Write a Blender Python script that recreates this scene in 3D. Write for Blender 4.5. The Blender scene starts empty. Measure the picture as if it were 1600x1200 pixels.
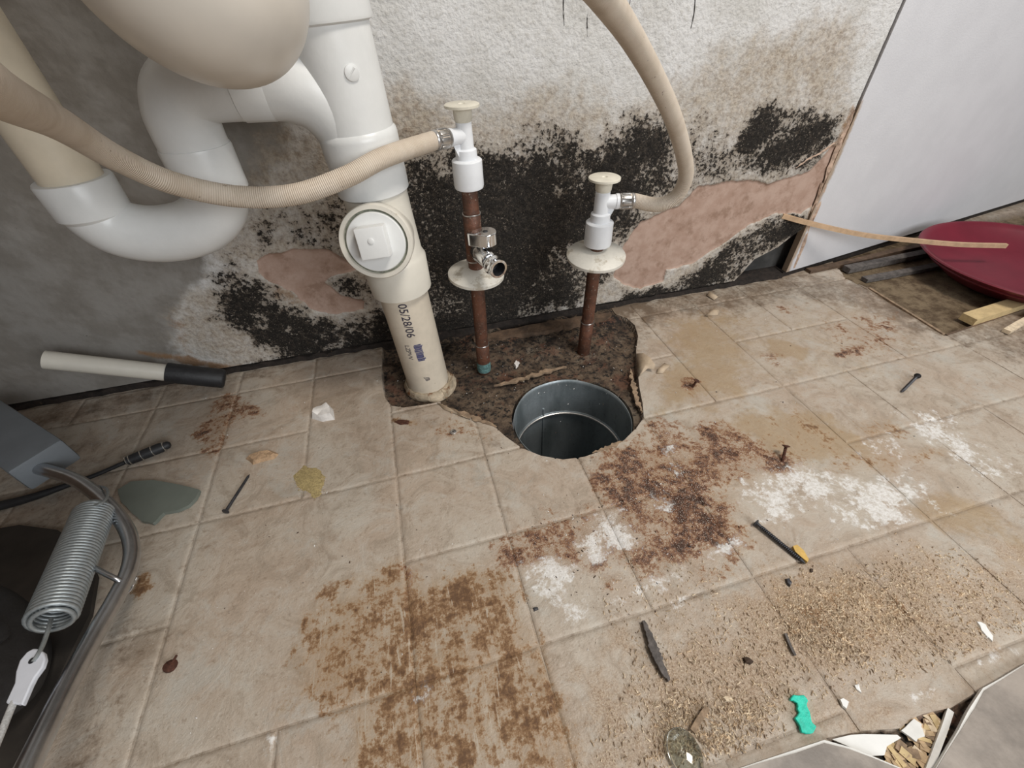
import bpy, bmesh, math, random
import numpy as np
from mathutils import Vector, Matrix

# ------------------------------------------------------------------ camera, world, lights, exposure
scene = bpy.context.scene
COL = scene.collection
FOC = 669.386                                   # focal length in pixels of the 1600x1200 frame
CAM_H, CAM_D = 0.43, 0.6072                     # height above the floor, distance from the back wall

def camera_axes(yaw, pitch, roll):
    f = Vector((math.sin(yaw)*math.cos(pitch), math.cos(yaw)*math.cos(pitch), -math.sin(pitch)))
    r = Vector((math.cos(yaw), -math.sin(yaw), 0)); d = f.cross(r)
    c, s = math.cos(roll), math.sin(roll)
    return c*r + s*d, -s*r + c*d, f
AX_R, AX_D, AX_F = camera_axes(0.239546, 0.74239, 0.0398437)
cam_data = bpy.data.cameras.new('camera')
cam = bpy.data.objects.new('camera', cam_data); COL.objects.link(cam)
cam_data.sensor_fit = 'HORIZONTAL'; cam_data.sensor_width = 36.0
cam_data.lens = FOC/1600*36; cam_data.clip_start = 0.01
m = Matrix((AX_R, -AX_D, -AX_F)).transposed().to_4x4(); m.translation = (0, -CAM_D, CAM_H)
cam.matrix_world = m
scene.camera = cam

world = bpy.data.worlds.new('room_light'); scene.world = world; world.use_nodes = True
bg = world.node_tree.nodes['Background']
bg.inputs[0].default_value = (0.93, 0.96, 1.0, 1); bg.inputs[1].default_value = 0.12

def area(name, loc, target, sx, sy, power, col):
    l = bpy.data.lights.new(name, 'AREA'); l.shape = 'RECTANGLE'; l.size = sx; l.size_y = sy
    l.energy = power; l.color = col
    o = bpy.data.objects.new(name, l); COL.objects.link(o); o.location = loc
    o.rotation_euler = (Vector(target)-Vector(loc)).to_track_quat('-Z', 'Y').to_euler()
    return o
area('window_daylight', (0.9, -2.1, 1.0), (0.3, -0.1, 0.2), 1.3, 0.9, 29, (0.94, 0.975, 1.0))
area('ceiling_lamp', (0.72, -0.78, 1.75), (0.25, -0.35, 0.0), 0.4, 0.4, 21, (1.0, 0.94, 0.86))

vs = scene.view_settings
vs.view_transform = 'Standard'; vs.look = 'None'; vs.gamma = 1.0; vs.use_curve_mapping = False
vs.exposure = 0.0

# ------------------------------------------------------------------ measuring helpers: a pixel of the photograph to a point of the place
def ray(px, py):
    return AX_R*((px-800)/FOC) + AX_D*((py-600)/FOC) + AX_F
def FL(px, py, z=0.0):                          # on the horizontal plane at height z
    r = ray(px, py); t = (CAM_H-z)/-r.z
    return Vector((t*r.x, t*r.y-CAM_D, z))
def PL(px, py, y):                              # on the vertical plane at depth y
    r = ray(px, py); t = (y+CAM_D)/r.y
    return Vector((t*r.x, y, CAM_H+t*r.z))
def wall_y(x): return 0.002-0.0133*x
def WL(px, py):                                 # on the back wall
    p = PL(px, py, 0.0)
    for _ in range(3): p = PL(px, py, wall_y(p.x))
    return p

# ------------------------------------------------------------------ numpy noise and masks
def hash2(ix, iy, seed):
    h = (ix.astype(np.int64)*374761393 + iy.astype(np.int64)*668265263 + seed*974711) & 0xffffffff
    h = ((h ^ (h >> 13))*1274126177) & 0xffffffff
    return ((h ^ (h >> 16)) & 0xffff)/65535.0
def vnoise(x, y, seed=0):
    ix = np.floor(x); iy = np.floor(y); fx = x-ix; fy = y-iy
    fx = fx*fx*(3-2*fx); fy = fy*fy*(3-2*fy)
    a = hash2(ix, iy, seed); b = hash2(ix+1, iy, seed); c = hash2(ix, iy+1, seed); d = hash2(ix+1, iy+1, seed)
    return (a*(1-fx)+b*fx)*(1-fy) + (c*(1-fx)+d*fx)*fy
def fbm(x, y, scale, seed=0, octv=4):
    s = 0; a = 0.5; n = 0
    for k in range(octv):
        s = s + a*vnoise(x*scale, y*scale, seed+k*17); n += a; a *= 0.55; scale *= 2.03
    return s/n
def sdf(x, y, poly):                            # signed distance, positive inside
    d2 = np.full(x.shape, 1e9); ins = np.zeros(x.shape, bool)
    n = len(poly)
    for i in range(n):
        ax, ay = poly[i]; bx, by = poly[(i+1) % n]
        ex, ey = bx-ax, by-ay
        t = np.clip(((x-ax)*ex+(y-ay)*ey)/(ex*ex+ey*ey+1e-12), 0, 1)
        d2 = np.minimum(d2, (x-ax-t*ex)**2+(y-ay-t*ey)**2)
        c = ((ay > y) != (by > y))
        with np.errstate(divide='ignore', invalid='ignore'):
            ins ^= c & (x < (bx-ax)*(y-ay)/(by-ay+1e-15)+ax)
    return np.where(ins, 1, -1)*np.sqrt(d2)
def sstep(v, a, b):
    t = np.clip((v-a)/(b-a), 0, 1); return t*t*(3-2*t)
def soft(x, y, poly, width, warp=0.0, scale=40, seed=3):
    d = sdf(x, y, poly)
    if warp: d = d + (fbm(x, y, scale, seed)-0.5)*2*warp
    return sstep(d, -width, width)
def line_mask(x, y, pts, w):
    d2 = np.full(x.shape, 1e9)
    for (ax, ay), (bx, by) in zip(pts[:-1], pts[1:]):
        ex, ey = bx-ax, by-ay
        t = np.clip(((x-ax)*ex+(y-ay)*ey)/(ex*ex+ey*ey+1e-12), 0, 1)
        d2 = np.minimum(d2, (x-ax-t*ex)**2+(y-ay-t*ey)**2)
    return 1-sstep(np.sqrt(d2), w*0.5, w*1.5)
def flp(pts): return [tuple(FL(*p)[:2]) for p in pts]
def wlp(pts): return [(WL(*p).x, WL(*p).z) for p in pts]

# ------------------------------------------------------------------ mesh helpers
def link(name, me, mat=None, parent=None):
    o = bpy.data.objects.new(name, me); COL.objects.link(o)
    if me is not None and mat is not None and not me.materials:
        for q in (mat if isinstance(mat, (list, tuple)) else [mat]): me.materials.append(q)
    if parent: o.parent = parent
    return o
def tag(o, label, cat, group=None):
    o['label'] = label; o['category'] = cat
    if group: o['group'] = group
    return o
def thing(name, label, cat, group=None, loc=(0, 0, 0)):
    o = bpy.data.objects.new(name, None); COL.objects.link(o); o.empty_display_size = 0.02
    return tag(o, label, cat, group)
def struct(o): o['kind'] = 'structure'; return o
def smooth(me, ang=40):
    me.polygons.foreach_set('use_smooth', [True]*len(me.polygons))
    me.set_sharp_from_angle(angle=math.radians(ang))
def mesh(name, v, f, sharp=40):
    me = bpy.data.meshes.new(name); me.from_pydata([tuple(p) for p in v], [], f); me.update()
    bm = bmesh.new(); bm.from_mesh(me); bmesh.ops.recalc_face_normals(bm, faces=bm.faces); bm.to_mesh(me); bm.free()
    if sharp: smooth(me, sharp)
    return me
class MB:                                       # collects pieces of one part
    def __init__(s): s.v = []; s.f = []; s.s = []
    def add(s, v, f, a=None):
        n = len(s.v); s.v += [Vector(p) for p in v]; s.f += [tuple(i+n for i in q) for q in f]
        s.s += list(a) if a is not None else [0.0]*len(v)
    def build(s, name, mat, parent=None, sharp=40):
        me = bpy.data.meshes.new(name); me.from_pydata([tuple(p) for p in s.v], [], s.f); me.update()
        if any(s.s):
            at = me.attributes.new('along', 'FLOAT', 'POINT'); at.data.foreach_set('value', s.s)
        bm = bmesh.new(); bm.from_mesh(me); bmesh.ops.recalc_face_normals(bm, faces=bm.faces); bm.to_mesh(me); bm.free()
        if sharp: smooth(me, sharp)
        return link(name, me, mat, parent)
    def lathe(s, a, b, prof, seg=40, closed=True):      # profile (distance along a->b in metres, radius)
        a = Vector(a); d = (Vector(b)-a).normalized(); u = d.orthogonal().normalized(); w = d.cross(u)
        v = []; f = []; al = []
        for t, r in prof:
            for k in range(seg):
                th = 2*math.pi*k/seg
                v.append(a+d*t+(u*math.cos(th)+w*math.sin(th))*r); al.append(t+1e-6)
        for i in range(len(prof)-1):
            for k in range(seg):
                f.append((i*seg+k, i*seg+(k+1) % seg, (i+1)*seg+(k+1) % seg, (i+1)*seg+k))
        if closed:
            f.append(tuple(range(seg))[::-1]); f.append(tuple((len(prof)-1)*seg+k for k in range(seg)))
        s.add(v, f, al); return s
    def tube(s, pts, rad, seg=24, cap=True):
        pts = [Vector(p) for p in pts]; n = len(pts)
        if not isinstance(rad, (list, tuple)): rad = [rad]*n
        t0 = (pts[1]-pts[0]).normalized(); u = t0.orthogonal().normalized()
        v = []; f = []; al = []; acc = 0
        for i, p in enumerate(pts):
            t = (pts[min(i+1, n-1)]-pts[max(i-1, 0)]).normalized()
            u = (u-t*u.dot(t)).normalized(); w = t.cross(u)
            if i: acc += (p-pts[i-1]).length
            for k in range(seg):
                th = 2*math.pi*k/seg
                v.append(p+(u*math.cos(th)+w*math.sin(th))*rad[i]); al.append(acc+1e-6)
        for i in range(n-1):
            for k in range(seg):
                f.append((i*seg+k, i*seg+(k+1) % seg, (i+1)*seg+(k+1) % seg, (i+1)*seg+k))
        if cap:
            f.append(tuple(range(seg))[::-1]); f.append(tuple((n-1)*seg+k for k in range(seg)))
        s.add(v, f, al); return s
    def box(s, c, sx, sy, sz, rot=None, bev=0.0):
        bm = bmesh.new(); bmesh.ops.create_cube(bm, size=1.0)
        for q in bm.verts: q.co = Vector((q.co.x*sx, q.co.y*sy, q.co.z*sz))
        if bev: bmesh.ops.bevel(bm, geom=list(bm.edges), offset=bev, segments=2, affect='EDGES', profile=0.6)
        M = rot.to_4x4() if rot is not None else Matrix.Identity(4)
        bm.verts.index_update()
        s.add([M @ q.co + Vector(c) for q in bm.verts], [tuple(q.index for q in fc.verts) for fc in bm.faces]); bm.free(); return s
    def prism(s, poly, off):                    # 3D polygon extruded by a vector
        n = len(poly); off = Vector(off)
        v = [Vector(p) for p in poly]+[Vector(p)+off for p in poly]
        f = [tuple(range(n)), tuple(range(2*n-1, n-1, -1))]+[(i, (i+1) % n, n+(i+1) % n, n+i) for i in range(n)]
        s.add(v, f); return s
def spline(ctrl, n=12):                         # Catmull-Rom through points
    P = [Vector(p) for p in ctrl]; P = [2*P[0]-P[1]]+P+[2*P[-1]-P[-2]]; out = []
    for i in range(1, len(P)-2):
        a, b, c, d = P[i-1:i+3]
        for k in range(n):
            t = k/n
            out.append(0.5*((2*b)+(c-a)*t+(2*a-5*b+4*c-d)*t*t+(3*b-a-3*c+d)*t**3))
    out.append(P[-2].copy()); return out
def rag(poly, amt, seed, sub=3):                # roughen an outline of 3D points lying in one plane
    rnd = random.Random(seed); out = []
    n = len(poly)
    for i in range(n):
        a, b = Vector(poly[i]), Vector(poly[(i+1) % n])
        for k in range(sub):
            p = a.lerp(b, k/sub); out.append(p+Vector((rnd.uniform(-amt, amt), rnd.uniform(-amt, amt), 0)))
    return out

def axis_coords(lo, hi, flo, fhi, df, dc):
    a = []; x = lo
    while x < flo-1e-6: a.append(x); x = min(x+dc, flo)
    n = max(2, int(round((fhi-flo)/df))); a += list(np.linspace(flo, fhi, n+1)); x = fhi+dc
    while x < hi: a.append(x); x += dc
    if hi > fhi+1e-6: a.append(hi)
    return np.array(a)
def grid_sheet(us, vs_, holes):                 # 2D grid with polygon holes; rims follow the hole outlines
    U, V = np.meshgrid(us, vs_); nu, nv = len(us), len(vs_)
    keep = np.ones((nv-1, nu-1), bool)
    cu = (U[:-1, :-1]+U[1:, 1:])/2; cv = (V[:-1, :-1]+V[1:, 1:])/2
    for h in holes:
        hx = [p[0] for p in h]; hy = [p[1] for p in h]
        if max(hx) < us[0] or min(hx) > us[-1] or max(hy) < vs_[0] or min(hy) > vs_[-1]: continue
        keep &= sdf(cu, cv, h) < 0
    if not keep.any(): return None
    cnt = np.zeros((nv, nu), int)
    for dy in (0, 1):
        for dx in (0, 1): cnt[dy:nv-1+dy, dx:nu-1+dx] += keep
    full = np.full((nv, nu), 4); full[0, :] = full[-1, :] = 2; full[:, 0] = full[:, -1] = 2
    full[0, 0] = full[0, -1] = full[-1, 0] = full[-1, -1] = 1
    rim = (cnt > 0) & (cnt < full)
    pu, pv = U[rim], V[rim]
    if pu.size:
        best = np.full(pu.shape, 1e9); qu, qv = pu.copy(), pv.copy()
        for h in holes:
            n = len(h)
            for i in range(n):
                ax, ay = h[i]; bx, by = h[(i+1) % n]; ex, ey = bx-ax, by-ay
                t = np.clip(((pu-ax)*ex+(pv-ay)*ey)/(ex*ex+ey*ey+1e-12), 0, 1)
                X, Y = ax+t*ex, ay+t*ey; d = (pu-X)**2+(pv-Y)**2; b = d < best
                best[b] = d[b]; qu[b] = X[b]; qv[b] = Y[b]
        lim = max(us[1]-us[0], us[-1]-us[-2], vs_[1]-vs_[0], vs_[-1]-vs_[-2])*1.6
        ok = best < lim*lim
        qu = np.clip(qu, us[0], us[-1]); qv = np.clip(qv, vs_[0], vs_[-1])
        U = U.copy(); V = V.copy()
        t = U[rim]; t[ok] = qu[ok]; U[rim] = t
        t = V[rim]; t[ok] = qv[ok]; V[rim] = t
    used = cnt > 0; idx = -np.ones((nv, nu), int); idx[used] = np.arange(used.sum())
    jy, jx = np.nonzero(keep)
    F = np.stack([idx[jy, jx], idx[jy, jx+1], idx[jy+1, jx+1], idx[jy+1, jx]], 1)
    return U[used], V[used], F
def rim_edges(F):
    e = np.concatenate([F[:, [0, 1]], F[:, [1, 2]], F[:, [2, 3]], F[:, [3, 0]]])
    key = np.sort(e, 1); k = key[:, 0].astype(np.int64)*10000000+key[:, 1]
    _, inv, c = np.unique(k, return_inverse=True, return_counts=True)
    return e[c[inv] == 1]
def np_mesh(name, co, F, attrs, skirt=None):    # skirt: vector by which rim edges are pulled back
    if skirt is not None:
        e = rim_edges(F); ids = np.unique(e); mp = -np.ones(len(co), int); mp[ids] = np.arange(len(ids))+len(co)
        co2 = co[ids]+np.array(skirt)
        F = np.concatenate([F, np.stack([e[:, 1], e[:, 0], mp[e[:, 0]], mp[e[:, 1]]], 1)])
        attrs = {k: np.concatenate([a, a[ids]]) for k, a in attrs.items()}
        co = np.concatenate([co, co2])
    me = bpy.data.meshes.new(name)
    me.vertices.add(len(co)); me.vertices.foreach_set('co', co.astype(np.float32).ravel())
    me.loops.add(F.size); me.loops.foreach_set('vertex_index', F.astype(np.int32).ravel())
    me.polygons.add(len(F)); me.polygons.foreach_set('loop_start', np.arange(0, F.size, 4, dtype=np.int32))
    me.update(calc_edges=True); me.validate()
    for k, a in attrs.items():
        at = me.attributes.new(k, 'FLOAT', 'POINT'); at.data.foreach_set('value', a.astype(np.float32))
    smooth(me, 50)
    return me

# ------------------------------------------------------------------ materials
class NT:
    def __init__(s, name):
        s.m = bpy.data.materials.new(name); s.m.use_nodes = True; s.t = s.m.node_tree
        s.b = s.t.nodes['Principled BSDF']; s.co = s.t.nodes.new('ShaderNodeTexCoord').outputs['Object']
    def set(s, sock, v):
        if isinstance(v, bpy.types.NodeSocket): s.t.links.new(v, sock)
        elif isinstance(v, tuple) and len(v) == 3 and sock.type == 'RGBA': sock.default_value = (*v, 1)
        else: sock.default_value = v
    def noise(s, scale, detail=4, rough=0.6, dist=0.0, co=None, stretch=None):
        n = s.t.nodes.new('ShaderNodeTexNoise'); c = co or s.co
        if stretch:
            mp = s.t.nodes.new('ShaderNodeMapping'); s.t.links.new(c, mp.inputs[0]); mp.inputs['Scale'].default_value = stretch; c = mp.outputs[0]
        s.t.links.new(c, n.inputs['Vector']); n.inputs['Scale'].default_value = scale
        n.inputs['Detail'].default_value = detail; n.inputs['Roughness'].default_value = rough; n.inputs['Distortion'].default_value = dist
        return n.outputs['Fac']
    def voro(s, scale, feature='F1', out='Distance'):
        n = s.t.nodes.new('ShaderNodeTexVoronoi'); n.feature = feature; s.t.links.new(s.co, n.inputs['Vector'])
        n.inputs['Scale'].default_value = scale; return n.outputs[out]
    def attr(s, name):
        n = s.t.nodes.new('ShaderNodeAttribute'); n.attribute_name = name; return n.outputs['Fac']
    def math(s, op, a, b=0.0, c=0.0, clamp=False):
        n = s.t.nodes.new('ShaderNodeMath'); n.operation = op; n.use_clamp = clamp
        for i, v in enumerate((a, b, c)): s.set(n.inputs[i], v)
        return n.outputs[0]
    def step(s, v, a, b, lo=0.0, hi=1.0):
        n = s.t.nodes.new('ShaderNodeMapRange'); n.interpolation_type = 'SMOOTHSTEP'
        for k, x in zip(('Value', 'From Min', 'From Max', 'To Min', 'To Max'), (v, a, b, lo, hi)): s.set(n.inputs[k], x)
        return n.outputs['Result']
    def mix(s, fac, a, b, mode='MIX'):
        n = s.t.nodes.new('ShaderNodeMix'); n.data_type = 'RGBA'; n.blend_type = mode
        s.set(n.inputs[0], fac); s.set(n.inputs[6], a); s.set(n.inputs[7], b)
        return n.outputs[2]
    def ramp(s, fac, stops):
        n = s.t.nodes.new('ShaderNodeValToRGB'); e = n.color_ramp.elements
        while len(e) < len(stops): e.new(0.5)
        for q, (p, c) in zip(e, stops): q.position = p; q.color = (*c, 1)
        s.set(n.inputs[0], fac); return n.outputs[0]
    def bump(s, h, dist=0.001, strength=1.0, prev=None):
        n = s.t.nodes.new('ShaderNodeBump'); n.inputs['Distance'].default_value = dist; n.inputs['Strength'].default_value = strength
        s.set(n.inputs['Height'], h)
        if prev is not None: s.t.links.new(prev, n.inputs['Normal'])
        return n.outputs[0]
    def out(s, col=None, rough=None, normal=None, metal=None, **kw):
        if col is not None: s.set(s.b.inputs['Base Color'], col)
        if rough is not None: s.set(s.b.inputs['Roughness'], rough)
        if metal is not None: s.set(s.b.inputs['Metallic'], metal)
        if normal is not None: s.t.links.new(normal, s.b.inputs['Normal'])
        for k, v in kw.items(): s.set(s.b.inputs[k.replace('_', ' ')], v)
        return s.m

def simple(name, col, rough=0.5, metal=0.0, var=0.12, scale=60, bump=0.0, bscale=300, dirt=None, **kw):
    n = NT(name); a = n.noise(scale, 5, 0.65)
    c = n.mix(n.step(a, 0.3, 0.7), tuple(x*(1-var) for x in col), tuple(min(1, x*(1+var)) for x in col))
    if dirt:
        dcol, thr, ds = dirt
        c = n.mix(n.step(n.noise(ds, 7, 0.72), thr, thr+0.1), c, dcol)
    nm = n.bump(n.noise(bscale, 4, 0.6), bump) if bump else None
    return n.out(c, rough, nm, metal, **kw)

def wall_material():
    n = NT('mouldy_plaster')
    mo, st, pe, br = n.attr('mould'), n.attr('stain'), n.attr('peel'), n.attr('brown')
    big = n.noise(14, 4, 0.6); mid = n.noise(95, 5, 0.68); fine = n.noise(300, 4, 0.7); spk = n.noise(620, 2, 0.6)
    gA = n.noise(70, 6, 0.74); gB = n.noise(190, 5, 0.72)
    base = n.mix(n.step(big, 0.35, 0.65), (0.56, 0.545, 0.52), (0.65, 0.64, 0.63))
    base = n.mix(n.math('MULTIPLY', n.step(gB, 0.48, 0.66), 0.42), base, (0.40, 0.375, 0.335))
    ba = n.attr('bare_shade')  # smooth bare board, its grey darkened to carry the shade on the left
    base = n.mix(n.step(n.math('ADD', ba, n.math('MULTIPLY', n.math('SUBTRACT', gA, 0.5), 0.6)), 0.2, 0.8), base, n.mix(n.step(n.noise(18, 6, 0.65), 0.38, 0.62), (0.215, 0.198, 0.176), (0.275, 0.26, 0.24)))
    # damp tan stain, mottled
    sv = n.math('ADD', st, n.math('MULTIPLY', n.math('SUBTRACT', gA, 0.5), 1.3))
    tan = n.mix(n.step(gB, 0.40, 0.60), (0.44, 0.37, 0.285), (0.27, 0.205, 0.145))
    base = n.mix(n.math('MULTIPLY', n.step(sv, 0.15, 1.0), 0.85), base, tan)
    bv = n.math('ADD', br, n.math('MULTIPLY', n.math('SUBTRACT', gA, 0.5), 1.0))
    base = n.mix(n.math('MULTIPLY', n.step(bv, 0.25, 0.85), 0.9), base, n.mix(fine, (0.20, 0.10, 0.045), (0.34, 0.21, 0.11)))
    # bare pinkish gypsum where the skim has come off
    pk = n.mix(n.step(n.noise(45, 7, 0.65), 0.35, 0.65), (0.37, 0.25, 0.195), (0.45, 0.325, 0.265))
    pk = n.mix(n.math('MULTIPLY', n.step(n.noise(26, 9, 0.72), 0.50, 0.64), 0.8), pk, (0.26, 0.165, 0.118))
    pm = n.step(n.math('ADD', pe, n.math('MULTIPLY', n.math('SUBTRACT', gA, 0.5), 0.45)), 0.46, 0.54)
    base = n.mix(pm, base, pk)
    # smoky halo, then black mould, dense in the middle and speckled at the fringe
    halo = n.math('MULTIPLY', n.step(n.math('ADD', mo, n.math('MULTIPLY', n.math('SUBTRACT', gA, 0.5), 0.9)), 0.12, 0.75), 0.75)
    base = n.mix(halo, base, n.mix(n.step(gB, 0.42, 0.6), (0.20, 0.165, 0.13), (0.095, 0.075, 0.058)))
    mv = n.math('ADD', mo, n.math('ADD', n.math('MULTIPLY', n.math('SUBTRACT', gA, 0.5), 1.1), n.math('MULTIPLY', n.math('SUBTRACT', gB, 0.5), 2.3)))
    mm = n.step(mv, 0.48, 0.66)
    mcol = n.mix(n.step(spk, 0.50, 0.72), (0.009, 0.008, 0.0075), (0.045, 0.037, 0.030))
    mcol = n.mix(n.math('MULTIPLY', n.step(n.noise(150, 7, 0.75), 0.51, 0.63), n.step(mo, 0.55, 1.0, 0.95, 0.35)), mcol, (0.105, 0.083, 0.064))
    mcol = n.mix(n.math('MULTIPLY', n.step(n.noise(430, 3, 0.6), 0.60, 0.68), n.step(gA, 0.46, 0.58)), mcol, (0.27, 0.225, 0.185))
    col = n.mix(n.math('MULTIPLY', mm, 0.96), base, mcol)
    h = n.math('ADD', n.math('MULTIPLY', n.noise(190, 5, 0.6), n.math('SUBTRACT', 1.0, n.math('MULTIPLY', n.math('MAXIMUM', pe, ba), 0.85))), n.math('MULTIPLY', n.math('MINIMUM', mo, 1.0), n.math('MULTIPLY', gB, 0.8)))
    nm = n.bump(h, 0.0030, 0.8)
    return n.out(col, n.step(mm, 0, 1, 0.75, 0.93), nm, Specular_IOR_Level=0.25)

def floor_material():
    n = NT('stained_vinyl')
    A = {k: n.attr(k) for k in ('rust', 'dark', 'white', 'ochre', 'dust', 'grime_shade', 'sub', 'wet')}
    big = n.noise(9, 4, 0.6, 0.6); mid = n.noise(60, 6, 0.68, 0.3); fine = n.noise(260, 5, 0.7); spk = n.noise(700, 3, 0.65)
    gA = n.noise(42, 7, 0.76); gB = n.noise(150, 5, 0.74)
    scr = n.noise(60, 5, 0.6, 0.8, stretch=(4.0, 0.45, 1))
    marb = n.noise(24, 6, 0.7, 1.4)
    base = n.mix(n.step(big, 0.35, 0.68), (0.42, 0.335, 0.262), (0.47, 0.41, 0.34))
    base = n.mix(n.math('MULTIPLY', n.step(marb, 0.48, 0.66), 0.55), base, (0.29, 0.235, 0.18))
    base = n.mix(n.math('MULTIPLY', n.step(marb, 0.52, 0.36), 0.35), base, (0.50, 0.475, 0.425))
    base = n.mix(n.math('MULTIPLY', n.step(gB, 0.54, 0.68), 0.5), base, (0.24, 0.175, 0.12))
    base = n.mix(n.math('MULTIPLY', n.step(n.noise(22, 7, 0.78, 0.5), 0.52, 0.70), 0.55), base, (0.235, 0.165, 0.11))
    base = n.mix(n.math('MULTIPLY', n.step(n.noise(13, 6, 0.74), 0.53, 0.66), 0.45), base, (0.46, 0.45, 0.41))
    base = n.mix(n.math('MULTIPLY', n.step(spk, 0.66, 0.71), 0.75), base, (0.10, 0.06, 0.04))
    base = n.mix(n.math('MULTIPLY', n.step(n.noise(520, 3, 0.6), 0.66, 0.71), 0.6), base, (0.62, 0.58, 0.53))
    def masked(a, w1, w2, lo, hi, extra=None):
        v = n.math('ADD', a, n.math('ADD', n.math('MULTIPLY', n.math('SUBTRACT', gA, 0.5), w1), n.math('MULTIPLY', n.math('SUBTRACT', gB, 0.5), w2)))
        if extra is not None: v = n.math('ADD', v, extra)
        return n.step(v, lo, hi)
    g = masked(A['grime_shade'], 1.3, 0.9, 0.25, 0.95)  # dirt, with some painted shade in the same mask
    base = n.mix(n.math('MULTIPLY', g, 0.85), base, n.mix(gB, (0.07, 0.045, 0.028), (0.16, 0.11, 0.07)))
    o = masked(A['ochre'], 0.9, 0.5, 0.3, 0.8)
    base = n.mix(n.math('MULTIPLY', o, 0.7), base, n.mix(gA, (0.275, 0.175, 0.09), (0.42, 0.315, 0.19)))
    d = masked(A['dust'], 1.0, 0.7, 0.3, 0.9)
    base = n.mix(n.math('MULTIPLY', d, 0.8), base, n.mix(n.step(spk, 0.4, 0.6), (0.29, 0.19, 0.12), (0.48, 0.375, 0.27)))
    gC = n.noise(19, 5, 0.72)
    def field(at, wc, wa, wb, extra=None):
        v = n.math('ADD', at, n.math('MULTIPLY', n.math('SUBTRACT', gC, 0.5), wc))
        v = n.math('ADD', v, n.math('ADD', n.math('MULTIPLY', n.math('SUBTRACT', gA, 0.5), wa), n.math('MULTIPLY', n.math('SUBTRACT', gB, 0.5), wb)))
        return n.math('ADD', v, extra) if extra is not None else v
    base = n.mix(n.math('MULTIPLY', n.step(A['rust'], 0.05, 0.9), n.step(gA, 0.35, 0.6, 0.35, 0.65)), base, (0.34, 0.225, 0.125))
    base = n.mix(n.math('MULTIPLY', n.step(A['dark'], 0.05, 0.9), n.step(gA, 0.35, 0.6, 0.35, 0.7)), base, (0.29, 0.175, 0.10))
    rv = field(n.math('MULTIPLY', A['rust'], 0.68), 1.6, 2.8, 2.0, n.math('MULTIPLY', n.math('SUBTRACT', scr, 0.5), -0.8))
    r = n.math('MULTIPLY', n.step(rv, 0.26, 0.66), n.step(A['rust'], 0.04, 0.30))
    rc = n.ramp(rv, [(0.30, (0.40, 0.285, 0.17)), (0.55, (0.285, 0.165, 0.08)), (0.80, (0.17, 0.085, 0.036)), (1.0, (0.105, 0.048, 0.02))])
    base = n.mix(n.math('MULTIPLY', r, 0.9), base, rc)
    # pale scratches through the rust
    base = n.mix(n.math('MULTIPLY', n.math('MULTIPLY', n.step(scr, 0.615, 0.66), A['rust']), 0.75), base, (0.50, 0.44, 0.36))
    kv = field(n.math('MULTIPLY', A['dark'], 0.67), 2.0, 3.0, 2.2)
    ka = n.math('MULTIPLY', n.step(kv, 0.20, 0.52), n.step(A['dark'], 0.04, 0.30)); k = n.step(kv, 0.45, 0.95)
    kc = n.ramp(kv, [(0.22, (0.40, 0.27, 0.16)), (0.48, (0.25, 0.125, 0.06)), (0.70, (0.13, 0.052, 0.027)), (0.95, (0.040, 0.016, 0.010))])
    base = n.mix(n.math('MULTIPLY', ka, 0.92), base, kc)
    wv_ = field(n.math('MULTIPLY', A['white'], 1.0), 1.6, 2.8, 2.0)
    wsh = n.math('MULTIPLY', n.step(wv_, 0.38, 0.90), n.step(A['white'], 0.05, 0.35))
    base = n.mix(n.math('MULTIPLY', wsh, 0.88), base, n.mix(n.step(fine, 0.3, 0.6), (0.54, 0.505, 0.455), (0.78, 0.77, 0.755)))
    # white grit specks over the worst stains
    gr = n.math('MULTIPLY', n.step(n.noise(900, 2, 0.6), 0.60, 0.66), n.math('MAXIMUM', n.math('MULTIPLY', A['dark'], 0.9), n.math('MULTIPLY', A['dust'], 0.5)))
    base = n.mix(gr, base, (0.70, 0.63, 0.55))
    # bare timber below the sheet
    wood = n.mix(n.step(gA, 0.36, 0.62), (0.040, 0.026, 0.018), (0.15, 0.105, 0.07))
    wood = n.mix(n.math('MULTIPLY', n.step(n.noise(20, 5, 0.7), 0.52, 0.62), 0.7), wood, (0.12, 0.05, 0.03))
    wood = n.mix(n.math('MULTIPLY', n.step(n.noise(15, 6, 0.7), 0.53, 0.62), 0.75), wood, (0.17, 0.135, 0.10))
    wood = n.mix(n.step(n.math('ADD', gB, n.math('MULTIPLY', A['grime_shade'], 0.16)), 0.55, 0.68), wood, (0.013, 0.010, 0.008))
    wood = n.mix(n.step(A['wet'], 0.1, 0.9), wood, n.mix(n.step(gA, 0.38, 0.60), (0.09, 0.058, 0.032), (0.21, 0.155, 0.095)))
    base = n.mix(A['sub'], base, wood)
    h = n.math('ADD', n.math('MULTIPLY', marb, 0.9), n.math('MULTIPLY', fine, 0.5))
    h = n.math('ADD', h, n.math('MULTIPLY', n.math('MAXIMUM', n.math('MAXIMUM', A['dark'], A['dust']), n.math('MULTIPLY', A['sub'], 2.0)), n.math('MULTIPLY', gB, 1.2)))
    nm = n.bump(h, 0.0016, 0.8)
    ro = n.math('ADD', n.step(fine, 0.3, 0.7, 0.36, 0.52), n.math('MULTIPLY', n.math('MAXIMUM', n.math('MAXIMUM', k, r), n.math('MAXIMUM', d, A['sub'])), 0.35), clamp=True)
    return n.out(base, ro, nm, Specular_IOR_Level=0.4)

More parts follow.
